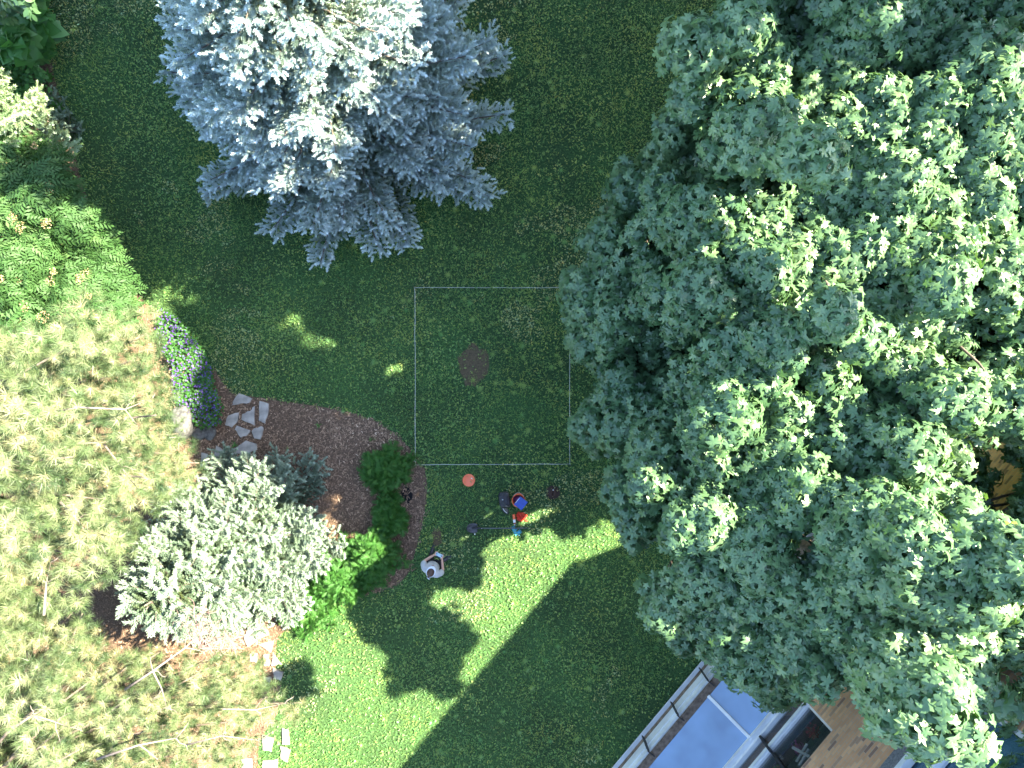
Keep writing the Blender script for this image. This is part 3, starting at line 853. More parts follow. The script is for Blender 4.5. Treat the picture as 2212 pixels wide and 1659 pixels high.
shrub('elder_shrub', P(40, 520)[:2], poly_lobes(E1, lambda u, v: 2.9-.9*max(0, u-60)/200, 2600, (.35, .6), 42, 7, ((0, 0), (1, .8))), PINNATE, M_ELDER,
      'tall elder shrub with feathery leaves and dried flower heads at the left edge', 'elder shrub', size=(.24, .40), ns=30, per=6, umbels=1, droop=(.1, .6))
G1 = [(-150, 120), (60, 110), (105, 150), (110, 215), (85, 270), (-150, 260)]
shrub('leafy_shrub', P(30, 190)[:2], poly_lobes(G1, lambda u, v: .7, 900, (.25, .45), 30, 17), OVAL, M_COVER, 'low dark green broad-leaved shrub by the upper left edge', 'shrub', size=(.10, .16), ns=90, per=6)
G2 = [(-150, -120), (40, -120), (95, -60), (102, 60), (120, 105), (60, 125), (-150, 110)]
shrub('daylily_clump', P(70, 50)[:2], poly_lobes(G2, lambda u, v: .4, 900, (.22, .36), 30, 18), BLADE, M_COVER, 'bright green strap-leaved plants in the top left corner', 'plant', size=(.3, .42), ns=90, per=7, droop=(-.2, .5), tb=.6)
shrub('small_tree', P(10, -10)[:2], poly_lobes([(-300, -250), (20, -200), (75, -60), (70, 35), (20, 55), (-300, 60)], lambda u, v: 3.4, 700, (.3, .5), 50, 19, ((0, 0), (1, .7))), OVAL, M_MAPLE, 'leafy dark tree just showing in the top left corner', 'tree', size=(.13, .2), ns=70, per=6, tb=.3)

# daylily tufts on the mulch strip
def strap_plant(u, v, L, n, label, tb=.8):
    c = P(u, v)
    a = rng.uniform(0, 2*pi, n); el = rng.uniform(.1, .8, n)
    f = np.stack([np.cos(a)*np.cos(el), np.sin(a)*np.cos(el), np.sin(el)], 1)
    Ls = L*rng.uniform(.6, 1.2, n)
    V, T, ti = scatter(BLADE, rng.normal(0, .02, (n, 3))*[1, 1, 0]+[0, 0, .02], f, np.tile([[0, 0, 1.]], (n, 1)), np.stack([Ls*.13, Ls, Ls], 1), np.clip(rng.normal(tb, .12, n), 0, 1))
    o = link('strap_leaf_plant', tri_mesh('strap_leaf_plant', V, T, ti), M_COVER)
    o.location = c
    tag(o, label, 'plant', 'small plants on the mulch')
strap_plant(112, 170, .26, 26, 'strap-leaved plant at the upper end of the mulch strip')
strap_plant(120, 215, .24, 24, 'strap-leaved plant midway down the mulch strip, beside the broad-leaved shrub')
strap_plant(133, 240, .26, 26, 'strap-leaved plant on the mulch strip just above the small shaded spruce')
strap_plant(688, 919, .10, 14, 'lone green weed in the upper middle of the mulch bed')
strap_plant(508, 962, .12, 16, 'green weed beside the flat grey stones')
strap_plant(621, 968, .08, 12, 'small weed in the mulch right of the flat stones')
strap_plant(803, 950, .09, 12, 'pale weed in the mulch above the upper cedar')

# cedars
def cedar(u, v, R, h, label, seed, elong=(1, 1), rot=0):
    r = np.random.default_rng(seed)
    c = P(u, v); lobes = [(np.array([c[0], c[1], h*.75]), R*.34)]
    n = int(13+12*R); ph = r.uniform(0, 6)
    for i in range(n):
        a = ph+i*2.399; q = R*r.uniform(.35, 1.0)
        for f_ in (.55, 1.0):
            rad = (.10 if f_ == 1 else .17)*r.uniform(.7, 1.25)
            lobes.append((np.array([c[0]+math.cos(a)*q*f_*elong[0], c[1]+math.sin(a)*q*f_*elong[1], max(.14, h*(.8-.65*q*f_/R)+r.normal(0, .08))]), rad))
    shrub('cedar_shrub', c[:2], lobes, SPRAY, M_CEDAR, label, 'cedar shrub', 'feathery green cedars round the mulch bed', size=(.12, .26), ns=150, per=4, droop=(-.6, .25), tb=.5, low=-.3, flat=.8, petiole=.01)
cedar(838, 1012, .66, .9, 'feathery cedar beside the string corner, uppermost of the cedars', 71)
cedar(845, 1112, .42, .6, 'narrow cedar between the upper and the largest cedar', 72, (.8, 1.3))
cedar(812, 1195, .80, 1.0, 'largest feathery cedar, beside the standing person', 73)
cedar(740, 1238, .78, .9, 'feathery cedar between the largest cedar and the pale spruce', 74)
cedar(668, 1298, .74, .7, 'feathery cedar at the lower edge of the mulch bed, lowest of the cedars', 75)

# purple flowers
def flowers():
    poly = [(350, 665), (395, 690), (440, 745), (462, 790), (470, 830), (488, 880), (482, 915), (445, 925), (415, 905), (380, 860), (385, 800), (365, 760), (345, 720)]
    N = 7000
    u = rng.uniform(335, 500, N); v = rng.uniform(655, 930, N); k = inpoly(u, v, poly)
    u, v = u[k], v[k]; n = len(u)
    pos = np.stack([(u-1106)/89.6, (830-v)/89.6, .12+.16*np.clip(vnoise(u/89, v/89, 3, 3, 4), -1, 1)*.5+.0*u], 1)+np.stack([np.zeros(n)]*2+[rng.uniform(0, .16, n)], 1)
    a = rng.uniform(0, 2*pi, n)
    V, T, ti = scatter(OVAL, pos, np.stack([np.cos(a), np.sin(a), rng.normal(.1, .3, n)], 1), rng.normal(0, .4, (n, 3))+[0, 0, 1], np.stack([np.full(n, .10), np.full(n, .075), np.full(n, .07)], 1), rng.uniform(0, .7, n))
    b = P(425, 810)
    root = empty('cranesbill_patch', tuple(b)); tag(root, 'mound of purple flowers over dark leaves at the edge of the pine', 'flowers')
    link('leaves', tri_mesh('leaves', V-b, T, ti), M_COVER, root)
    m = 950; i = rng.choice(n, m, replace=False)
    pp = pos[i]+[0, 0, .06]+rng.normal(0, .015, (m, 3))
    V, T, ti = scatter(PETALS, pp, rng.normal(0, 1, (m, 3))*[1, 1, .2], rng.normal(0, .35, (m, 3))+[0, 0, 1], rng.uniform(.035, .055, m), rng.uniform(0, 1, m))
    o = link('blossoms', tri_mesh('blossoms', V-b, T, ti), M_FLOWER, root); o['kind'] = 'stuff'
flowers()

# ================================================================= STONES
def prism(poly, z0, z1, bev=.008):
    bm = bmesh.new()
    vs = [bm.verts.new((x, y, z0)) for x, y in poly]
    f = bm.faces.new(vs); bm.normal_update()
    if f.normal.z > 0: f.normal_flip()
    r = bmesh.ops.extrude_face_region(bm, geom=[f])
    for e in r['geom']:
        if isinstance(e, bmesh.types.BMVert): e.co.z = z1
    bmesh.ops.recalc_face_normals(bm, faces=bm.faces)
    if bev:
        bmesh.ops.bevel(bm, geom=[e for e in bm.edges if e.verts[0].co.z > z0+.5*(z1-z0) and e.verts[1].co.z > z0+.5*(z1-z0)], offset=bev, segments=2, affect='EDGES')
    return bm
def bm_obj(name, bm, mat, parent=None, smooth=False):
    me = bpy.data.meshes.new(name); bm.to_mesh(me); bm.free()
    if smooth:
        me.polygons.foreach_set('use_smooth', [True]*len(me.polygons))
    return link(name, me, mat, parent)
M_FLAG = simple('flagstone', (.30, .28, .255), .85, .25, noise=.35, scale=5, bump=.35)
M_LIME = simple('mottled_limestone', (.095, .095, .092), .9, .2, noise=.5, scale=14, bump=.5)
def c4(x, y): return ((700+x/1.843)/1.7532, (1400+y/1.843)/1.7532)
def c5(x, y): return ((x/1.372)/1.7532, (1700+y/1.372)/1.7532)
FL = [
 (c4, [(385, 165), (475, 205), (450, 235), (395, 238), (330, 250), (345, 215)], 'grey flagstone nearest the lawn, top of the stone group'),
 (c4, [(525, 220), (590, 240), (585, 310), (565, 378), (520, 355)], 'long upright flagstone at the right end of the upper stone group'),
 (c4, [(490, 255), (492, 390), (400, 350), (405, 310), (460, 290)], 'large pointed flagstone in the middle of the upper stone group'),
 (c4, [(380, 300), (375, 355), (330, 405), (285, 385), (310, 320)], 'flagstone nearest the purple flowers'),
 (c4, [(370, 392), (460, 425), (440, 460), (395, 475), (352, 415)], 'grey flagstone pointing down, below the large pointed one'),
 (c4, [(470, 430), (535, 395), (552, 420), (530, 488), (490, 480)], 'small sun-flecked flagstone at the lower right of the upper group'),
 (c4, [(430, 495), (505, 520), (508, 560), (420, 590), (335, 590), (328, 568)], 'tan flagstone touching the shaded spruce branches'),
 (c4, [(225, 530), (305, 580), (270, 680), (195, 665)], 'upright grey flagstone between the tan one and the pine'),
 (c4, [(330, 610), (370, 640), (345, 735), (295, 720)], 'tan flagstone half hidden under the pale spruce'),
 (c4, [(120, 580), (165, 590), (165, 680), (110, 692)], 'rough grey flagstone at the edge of the pine needles'),
 (c5, [(1300, 905), (1370, 905), (1400, 960), (1290, 1030), (1270, 980)], 'largest flagstone below the pale spruce'),
 (c5, [(1345, 1015), (1425, 995), (1410, 1055)], 'small triangular flagstone below the largest lower one'),
 (c5, [(1300, 1065), (1340, 1060), (1335, 1110), (1300, 1100)], 'shaded flagstone on the left of the lower stepping path'),
 (c5, [(1370, 1070), (1400, 1065), (1405, 1120), (1375, 1125)], 'narrow flagstone in the middle of the lower stepping path'),
 (c5, [(1420, 1065), (1468, 1120), (1412, 1126)], 'flagstone pointing up at the right of the lower stepping path'),
 (c5, [(1420, 1135), (1475, 1160), (1462, 1202), (1425, 1190)], 'shaded flagstone under the tip of the lower pine'),
 (c5, [(1375, 1180), (1412, 1185), (1400, 1230), (1378, 1222)], 'small shaded flagstone left of the one under the pine tip'),
 (c5, [(1365, 1485), (1425, 1500), (1412, 1572), (1368, 1562)], 'brightly sunlit flagstone beside the lower pine branches'),
 (c5, [(1468, 1450), (1502, 1462), (1508, 1532), (1468, 1532)], 'tall narrow sunlit flagstone on the sunny grass'),
 (c5, [(1458, 1545), (1512, 1560), (1497, 1625), (1460, 1605)], 'sunlit flagstone just below the tall narrow one'),
 (c5, [(1368, 1618), (1445, 1608), (1445, 1690), (1360, 1700)], 'sunlit flagstone cut by the bottom edge of the photo'),
 (c5, [(1255, 1612), (1310, 1605), (1320, 1690), (1262, 1680)], 'sunlit flagstone in the grass closest to the bottom left pine'),
]
for fn, pts, lab in FL:
    w = [P(*fn(x, y))[:2] for x, y in pts]
    c = np.mean(w, 0)
    # split edges for a slightly rough outline
    q = []
    for i in range(len(w)):
        a = w[i]; b = w[(i+1) % len(w)]
        q.append(a); 
        for s_ in (.33, .66):
            q.append(a*(1-s_)+b*s_+rng.normal(0, .010, 2))
    z1 = .055
    bm = prism([tuple(p-c) for p in q], -.02, z1, .01)
    o = bm_obj('flagstone', bm, M_FLAG)
    o.location = (c[0], c[1], 0); o.rotation_euler = (random.uniform(-.02, .02), random.uniform(-.02, .02), 0)
    tag(o, lab, 'flagstone', 'flagstones set in the bed and grass')
def rock(name, u, v, rx, ry, rz, label, mat, seed=0, cat='rock', z=None):
    bm = bmesh.new(); bmesh.ops.create_icosphere(bm, subdivisions=4, radius=1)
    r = np.random.default_rng(seed)
    ds = norm(r.normal(0, 1, (14, 3))); hs = r.uniform(.62, .95, 14)
    for vv in bm.verts:
        p = np.array(vv.co); m = 1.0
        for d, h in zip(ds, hs):
            k = p@d
            if k > h: m = min(m, h/k)
        n = .03*math.sin(7*p[0]+seed)*math.sin(6*p[1])+.02*math.sin(15*p[2]+9*p[0])
        vv.co = Vector(p*(m+n)); vv.co.x *= rx; vv.co.y *= ry; vv.co.z *= rz
    o = bm_obj(name, bm, mat, None, True)
    o.location = tuple(P(u, v)+np.array([0, 0, rz*.35 if z is None else z])); tag(o, label, cat)
rock('boulder', 402, 912, .32, .42, .4, 'large grey boulder between the pine and the purple flowers', M_LIME, 3, 'boulder')
rock('limestone_rock', 430, 936, .20, .17, .08, 'mottled limestone rock left of the pair below the purple flowers', M_LIME, 5)
rock('limestone_rock', 453, 932, .17, .22, .08, 'mottled limestone rock touching the purple flowers, right one of the pair', M_LIME, 6)
M_DARK = simple('dark_soil', (.012, .012, .013), .9, .1)
o = sheet('dark_soil_patch', blob_poly(878, 1068, 13, 19, seed=5), .014, M_DARK)
#o = sheet('wet_mulch_patch', blob_poly(760, 1000, 14, 14, seed=6), .036, simple('wet_mulch', (.02, .014, .012), .9, .1, noise=.5, scale=40))

# ================================================================= mesh helpers for made things
def add_box(bm, x0, x1, y0, y1, z0, z1, M=None):
    vs = [bm.verts.new((x, y, z)) for z in (z0, z1) for y in (y0, y1) for x in (x0, x1)]
    for f in ((0, 2, 3, 1), (4, 5, 7, 6), (0, 1, 5, 4), (2, 6, 7, 3), (0, 4, 6, 2), (1, 3, 7, 5)):
        bm.faces.new([vs[i] for i in f])
    if M is not None:
        for v in vs: v.co = M @ v.co
def box_obj(name, dims, mat, parent=None, bev=0.0):
    bm = bmesh.new()
    for d in (dims if isinstance(dims, list) else [dims]): add_box(bm, *d)
    if bev: bmesh.ops.bevel(bm, geom=list(bm.edges), offset=bev, segments=2, affect='EDGES')
    return bm_obj(name, bm, mat, parent)
def add_lathe(bm, prof, n=32, cx=0, cy=0, z=0, sx=1, sy=1):
    rings = []
    for r, h in prof:
        rings.append([bm.verts.new((cx+math.cos(2*pi*i/n)*r*sx, cy+math.sin(2*pi*i/n)*r*sy, z+h)) for i in range(n)] if r > 1e-6 else [bm.verts.new((cx, cy, z+h))])
    for a, b in zip(rings, rings[1:]):
        for i in range(n):
            j = (i+1) % n
            if len(a) == 1: bm.faces.new((a[0], b[i], b[j]))
            elif len(b) == 1: bm.faces.new((a[i], a[j], b[0]))
            else: bm.faces.new((a[i], a[j], b[j], b[i]))
def lathe_obj(name, prof, mat, parent=None, n=32, sx=1, sy=1):
    bm = bmesh.new(); add_lathe(bm, prof, n, sx=sx, sy=sy)
    bmesh.ops.recalc_face_normals(bm, faces=bm.faces)
    return bm_obj(name, bm, mat, parent, True)
def tube_obj(name, pts, rads, mat, parent=None, n=8):
    if np.isscalar(rads): rads = [rads]*len(pts)
    me = limb_mesh(name, [(np.array(pts, float), rads)], n)
    me.polygons.foreach_set('use_smooth', [True]*len(me.polygons))
    return link(name, me, mat, parent)

# ================================================================= BUILDING
def brick_material():
    m, nt, o = newmat('tan_brick')
    b = pbsdf(nt, (.4, .3, .2), .85, .2)
    tc = nt.nodes.new('ShaderNodeTexCoord'); sp = nt.nodes.new('ShaderNodeSeparateXYZ'); cb = nt.nodes.new('ShaderNodeCombineXYZ')
    nt.links.new(tc.outputs['Object'], sp.inputs[0])
    ad = nt.nodes.new('ShaderNodeMath'); ad.operation = 'ADD'
    nt.links.new(sp.outputs['X'], ad.inputs[0]); nt.links.new(sp.outputs['Y'], ad.inputs[1])
    nt.links.new(ad.outputs[0], cb.inputs[0]); nt.links.new(sp.outputs['Z'], cb.inputs[1])
    br = nt.nodes.new('ShaderNodeTexBrick')
    br.inputs['Scale'].default_value = 1.0; br.inputs['Brick Width'].default_value = .235; br.inputs['Row Height'].default_value = .078
    br.inputs['Mortar Size'].default_value = .0045; br.inputs['Mortar Smooth'].default_value = .1
    br.inputs['Color1'].default_value = (0, 0, 0, 1); br.inputs['Color2'].default_value = (1, 1, 1, 1); br.inputs['Mortar'].default_value = (.5, .5, .5, 1)
    br.offset = .5
    nt.links.new(cb.outputs[0], br.inputs['Vector'])
    r = nt.nodes.new('ShaderNodeValToRGB'); r.color_ramp.interpolation = 'CONSTANT'
    cols = [(0, (.60, .34, .19)), (.2, (.66, .39, .225)), (.42, (.63, .36, .205)), (.6, (.57, .32, .18)), (.84, (.27, .165, .125)), (.93, (.40, .25, .17))]
    el = r.color_ramp.elements
    while len(el) < len(cols): el.new(.5)
    for e, (p, c) in zip(el, cols): e.position = p; e.color = (*c, 1)
    nt.links.new(br.outputs['Color'], r.inputs[0])
    mx = nt.nodes.new('ShaderNodeMixRGB'); mx.inputs[2].default_value = (.42, .37, .31, 1)
    nt.links.new(br.outputs['Fac'], mx.inputs[0]); nt.links.new(r.outputs[0], mx.inputs[1])
    n = nt.nodes.new('ShaderNodeTexNoise'); n.inputs['Scale'].default_value = 6; n.inputs['Detail'].default_value = 8
    nt.links.new(tc.outputs['Object'], n.inputs['Vector'])
    rr = nt.nodes.new('ShaderNodeValToRGB'); rr.color_ramp.elements[0].color = (.75, .75, .75, 1); rr.color_ramp.elements[1].color = (1.15, 1.15, 1.15, 1)
    nt.links.new(n.outputs['Fac'], rr.inputs[0])
    m2 = nt.nodes.new('ShaderNodeMixRGB'); m2.blend_type = 'MULTIPLY'; m2.inputs[0].default_value = 1
    nt.links.new(mx.outputs[0], m2.inputs[1]); nt.links.new(rr.outputs[0], m2.inputs[2])
    nt.links.new(m2.outputs[0], b.inputs['Base Color'])
    bp = nt.nodes.new('ShaderNodeBump'); bp.invert = True; bp.inputs['Strength'].default_value = .5; bp.inputs['Distance'].default_value = .01
    nt.links.new(br.outputs['Fac'], bp.inputs['Height']); nt.links.new(bp.outputs[0], b.inputs['Normal'])
    nt.links.new(b.outputs[0], o.inputs[0])
    return m
M_BRICK = brick_material()
M_WHITE = simple('white_painted_metal', (.62, .64, .66), .45, .5, noise=.14, scale=3)
M_GREYSTONE = simple('grey_stone_band', (.17, .17, .18), .9, .2, noise=.35, scale=30, bump=.3)
M_BROWN = simple('rusty_gutter_dirt', (.16, .12, .09), .85, .2, noise=.5, scale=12)
M_BLACK = simple('black_metal', (.02, .02, .024), .5, .5)
M_ROOF = simple('roof_gravel', (.2, .19, .18), .95, .1, noise=.4, scale=30)
M_INT = simple('interior_plaster', (.42, .40, .34), .9, .1)
M_BLIND = simple('pale_green_blind', (.50, .58, .50), .8, .2, noise=.08)
def glass_mat(name, col, tr=.35, rough=.04, facing=None):
    m, nt, o = newmat(name)
    b = pbsdf(nt, col, rough, .9)
    b.inputs['Coat Weight'].default_value = 1.0; b.inputs['Coat Roughness'].default_value = .03
    n = nt.nodes.new('ShaderNodeTexNoise'); n.inputs['Scale'].default_value = .9; n.inputs['Detail'].default_value = 3
    tc = nt.nodes.new('ShaderNodeTexCoord'); nt.links.new(tc.outputs['Object'], n.inputs['Vector'])
    r = nt.nodes.new('ShaderNodeValToRGB'); r.color_ramp.elements[0].position = .35; r.color_ramp.elements[1].position = .7
    r.color_ramp.elements[0].color = (*[c*.75 for c in col], 1); r.color_ramp.elements[1].color = (*[c*1.35 for c in col], 1)
    nt.links.new(n.outputs['Fac'], r.inputs[0]); nt.links.new(r.outputs[0], b.inputs['Base Color'])
    if tr > 0:
        t = nt.nodes.new('ShaderNodeBsdfTransparent'); s = nt.nodes.new('ShaderNodeMixShader'); s.inputs[0].default_value = tr
        nt.links.new(b.outputs[0], s.inputs[1]); nt.links.new(t.outputs[0], s.inputs[2]); nt.links.new(s.outputs[0], o.inputs[0])
    else: nt.links.new(b.outputs[0], o.inputs[0])
    return m
M_SKYGLASS = glass_mat('sky_tinted_roof_glass', (.13, .24, .42), .12, .12)  # blue of the reflected sky is put into the base colour
M_WINGLASS = glass_mat('window_glass', (.03, .045, .05), .72, .02)
M_DKGLASS = glass_mat('dark_window_glass', (.06, .14, .20), .2, .02)

bld = empty('brick_building', (0, 0, 0), BRZ)
tag(bld, 'tan brick building with glass lean-to and plant-filled window in the lower right corner', 'building')
X0, X1 = -6.9, 22.0; WY = 9.0; BH = 9.72
# front wall with openings: window 1.85-2.3 strip & 2.3-3.5 (x from 1.1 to 9), upper strip 5.5-7.2
def wall_piece(lst): return [(a, b, WY, WY+.32, c, d) for a, b, c, d in lst]
W1x0, W1x1 = 1.13, 5.4
S1x0 = -.7
bw = []
bw += [(X0, X1, 0, 1.82)]
bw += [(X0, S1x0, 1.82, 2.27), (W1x1+1.2, X1, 1.82, 2.27)]
bw += [(X0, W1x0, 2.27, 3.5), (W1x1, X1, 2.27, 3.5)]
bw += [(X0, X1, 3.5, 5.15)]
bw += [(X0, -.9, 5.45, 7.3), (9.2, X1, 5.45, 7.3), (X0, X1, 7.3, BH)]
box_obj('wall', wall_piece(bw) + [(X0, X0+.3, WY+.32, WY+11, 0, BH), (X1-.3, X1, WY+.32, WY+11, 0, BH), (X0+.3, X1-.3, WY+10.7, WY+11, 0, BH)], M_BRICK, bld)
box_obj('stone_band', [(X0-.03, X1+.03, WY-.06, WY+.33, 5.15, 5.45)], M_GREYSTONE, bld)
box_obj('roof', [(X0-.04, X1+.04, WY-.04, WY+11.04, BH, BH+.12), (X0-.02, X1+.02, WY-.02, WY+.25, BH+.12, BH+.2)], M_ROOF, bld)
# square window
w = box_obj('window', [(W1x0, W1x1, WY+.02, WY+.12, 2.27, 2.36), (W1x0, W1x1, WY-.03, WY+.02, 2.25, 2.34), (W1x0, W1x0+.05, WY+.04, WY+.12, 2.36, 3.46), (W1x0, W1x1, WY+.05, WY+.12, 3.46, 3.5), (3.3, 3.36, WY-.02, WY+.1, 2.36, 3.46), (W1x1-.05, W1x1, WY+.04, WY+.12, 2.36, 3.46)], M_WHITE, bld)
w['label'] = 'large square window full of plants'
box_obj('pane', [(W1x0+.05, 3.3, WY+.07, WY+.08, 2.36, 3.46), (3.36, W1x1-.05, WY+.07, WY+.08, 2.36, 3.46)], M_WINGLASS, w)
w = box_obj('window', [(S1x0, W1x1+1.2, WY-.04, WY+.08, 1.79, 1.86), (S1x0, W1x1+1.2, WY+.02, WY+.12, 2.2, 2.27)], M_WHITE, bld)
box_obj('pane', [(S1x0, W1x1+1.2, WY+.05, WY+.06, 1.86, 2.2)], M_WINGLASS, w)
box_obj('mullion', [(2.35, 2.40, WY-.06, WY+.04, 1.86, 2.5), (2.35, 2.40, WY+.0, WY+.07, 2.5, 3.5)], M_BLACK, w)
# room behind
box_obj('window_room', [(W1x0-2.2, W1x1+1.4, WY+1.5, WY+1.55, 1.0, 3.9), (W1x0-2.2, W1x1+1.4, WY+.33, WY+1.5, 1.0, 1.04), (W1x0-2.2, W1x0-2.15, WY+.33, WY+1.5, 1.04, 3.9), (W1x1+1.35, W1x1+1.4, WY+.33, WY+1.5, 1.04, 3.9)], M_INT, bld)
# upper windows
w = box_obj('window', [(-.9, 9.2, WY-.10, WY+.04, 5.46, 5.56), (-.9, 9.2, WY-.06, WY+.06, 5.98, 6.06), (-.9, 9.2, WY-.12, WY-.02, 6.06, 6.10), (-.9, 9.2, WY-.02, WY+.06, 7.24, 7.3), (-.9, -.82, WY, WY+.06, 5.56, 7.24), (2.2, 2.26, WY, WY+.05, 6.1, 7.24), (4.6, 4.66, WY, WY+.05, 6.1, 7.24)], M_WHITE, bld)
w['label'] = 'upper window band with pale blind'
box_obj('pane', [(-.9, 9.2, WY+.08, WY+.09, 5.5, 7.3)], M_DKGLASS, w)
box_obj('blind', [(-.35, .25, WY-.015, WY+.02, 5.57, 5.97)], M_BLIND, w)
box_obj('back_panel', [(-1, 9.3, WY+.33, WY+.36, 5.4, 7.4)], simple('dark_room', (.03, .06, .08), .9, .1), w)
# lean-to: knee wall, sloping glass
LY = 7.87
box_obj('knee_wall', [(-3.6, 14, LY, LY+.10, 0, .93)], M_BROWN, bld)
box_obj('sill_rails', [(-3.6, 14, LY-.035, LY-.002, .30, .36), (-3.6, 14, LY-.05, LY-.002, .40, .86), (-3.6, 14, LY-.075, LY-.052, .60, .64), (-3.6, 14, LY-.07, LY-.052, .80, .85), (-3.6, 14, LY-.10, LY-.002, .05, .08)], M_WHITE, bld)
box_obj('gutter', [(-3.6, 14, LY-.06, LY+.12, .935, .98)], M_BROWN, bld)
bm = bmesh.new()
for x0_, x1_ in ((-3.55, -1.45), (-1.37, .30), (.38, 2.52), (2.6, 4.72), (4.8, 6.9), (6.98, 9.0), (9.08, 11.2), (11.28, 13.9)):
    vs = [bm.verts.new(p) for p in ((x0_, LY+.12, .99), (x1_, LY+.12, .99), (x1_, WY-.06, 1.78), (x0_, WY-.06, 1.78))]
    bm.faces.new(vs)
gl = bm_obj('sloping_glass', bm, M_SKYGLASS, bld)
box_obj('fascia', [(-3.6, 14, WY-.14, WY-.005, 1.70, 1.785)], M_WHITE, bld)
a_ = math.atan2(.79, WY-.06-LY-.12)
for xm in (-1.41, .34, 2.56, 4.76, 6.94, 9.04, 11.24):
    bm = bmesh.new(); Lg = math.hypot(.79, WY-.06-LY-.12)
    add_box(bm, -.035, .035, 0, Lg, .0, .05, Matrix.Translation((xm, LY+.12, .975)) @ Matrix.Rotation(a_, 4, 'X'))
    bm_obj('glazing_bar', bm, M_WHITE, bld)
bm = bmesh.new()
box_obj('lean_to_floor', [(-3.5, 13.9, LY+.12, WY-.02, .30, .34)], simple('lean_to_deck', (.16, .20, .26), .8, .2), bld)
for xm in (-1.9, -.85, .20, 1.25, 2.3, 3.35, 4.4, 5.45):
    box_obj('bracket', [(xm-.012, xm+.012, LY-.16, LY-.08, .30, .92), (xm-.012, xm+.012, LY-.16, LY+.05, .985, 1.01)], M_BLACK, bld)
# things in the window
def window_thing(x, z, y=WY+.45):
    c = np.array([x*Bx[0]+y*By[0], x*Bx[1]+y*By[1]]); return (c[0], c[1], z)
M_POT = simple('terracotta', (.35, .15, .08), .8, .2); M_CARD = simple('cardboard_and_pots', (.30, .22, .13), .8, .2)
sh = empty('plant_shelf', window_thing(3.2, 1.05, WY+.35), BRZ); tag(sh, 'stepped shelf behind the large window holding pots and boxes', 'shelf')
for i, (yy, zz) in enumerate(((.12, 1.0), (.38, 1.45), (.64, 1.9))):
    box_obj('shelf_board', [(-2.0, 2.2, yy, yy+.24, zz-.02, zz)], simple('shelf_wood', (.14, .09, .05), .8, .2), sh)
box_obj('shelf_post', [(-2.05, -2.0, .1, .9, 0, 1.9)], M_BLACK, sh)
box_obj('shelf_post', [(2.2, 2.25, .1, .9, 0, 1.9)], M_BLACK, sh)
cols = [(.45, .06, .04), (.50, .12, .28), (.10, .22, .06), (.35, .30, .2), (.12, .16, .10), (.05, .30, .38), (.42, .14, .05), (.25, .22, .12)]
words = ['red-flowered', 'pink-flowered', 'dark leafy', 'straw-coloured', 'small grey-green', 'turquoise-flowered', 'orange-flowered', 'olive leafy']
spots_ = [(1.55, 2.06, .12, 0), (2.0, 2.06, .12, 1), (2.6, 2.06, .12, 2), (1.7, 2.51, .38, 3), (2.4, 2.51, .38, 4), (3.0, 2.06, .12, 5), (2.9, 2.51, .38, 6), (1.4, 2.96, .64, 7)]
for i, (x, z, dy, ci) in enumerate(spots_):
    root = empty('potted_plant', window_thing(x, z, WY+.35+dy+.1)); tag(root, words[ci]+' potted plant on the shelf behind the large window', 'potted plant', 'potted plants in the window')
    lathe_obj('pot', [(0, 0), (.05, 0), (.07, .1), (.06, .1), (0, .09)], M_POT, root, 12)
    p, f, n, s, t = lobe_leaves((0, 0, .18), .11, 16, tpl=OVAL, size=(.05, .09), per=5)
    V, T, ti = scatter(OVAL, p, f, n, s, t)
    link('leaves', tri_mesh('leaves', V, T, ti), simple('potted_leaf', cols[ci], .7, .2), root)
for i, (x, z, dy, w_) in enumerate(((3.5, 2.06, .14, .3), (2.1, 2.51, .40, .22), (3.4, 2.51, .42, .35), (2.2, 2.96, .68, .25))):
    o = box_obj('cardboard_box', [(-w_/2, w_/2, -.08, .08, 0, .14)], M_CARD, None, .006); o.location = window_thing(x, z, WY+.35+dy+.08); o.rotation_euler = (0, 0, BRZ+.2*i)
    tag(o, ['box at the lower far end of the window shelf', 'box between pots on the middle shelf', 'widest box on the middle shelf', 'box on the top shelf behind the window'][i], 'box', 'boxes on the window shelf')
cr = empty('white_plank_frame', window_thing(1.95, 2.75, WY+.28), BRZ); tag(cr, 'white crossed plank frame leaning behind the large window', 'plank frame')
for nm, (lx, lz, ang) in {'upright': (.06, .62, -.25), 'crossbar': (.06, .42, 1.3)}.items():
    bm = bmesh.new(); add_box(bm, -lx/2, lx/2, -.012, .012, -lz/2, lz/2, Matrix.Translation((0, .03 if nm == 'crossbar' else 0, .0)) @ Matrix.Rotation(ang, 4, 'Y'))
    bm_obj(nm, bm, M_WHITE, cr)
bm = bmesh.new(); add_box(bm, -.03, .03, -.012, .012, -.19, .19, Matrix.Translation((0.02, .03, .14)) @ Matrix.Rotation(1.3, 4, 'Y')); bm_obj('crossbar', bm, M_WHITE, cr)

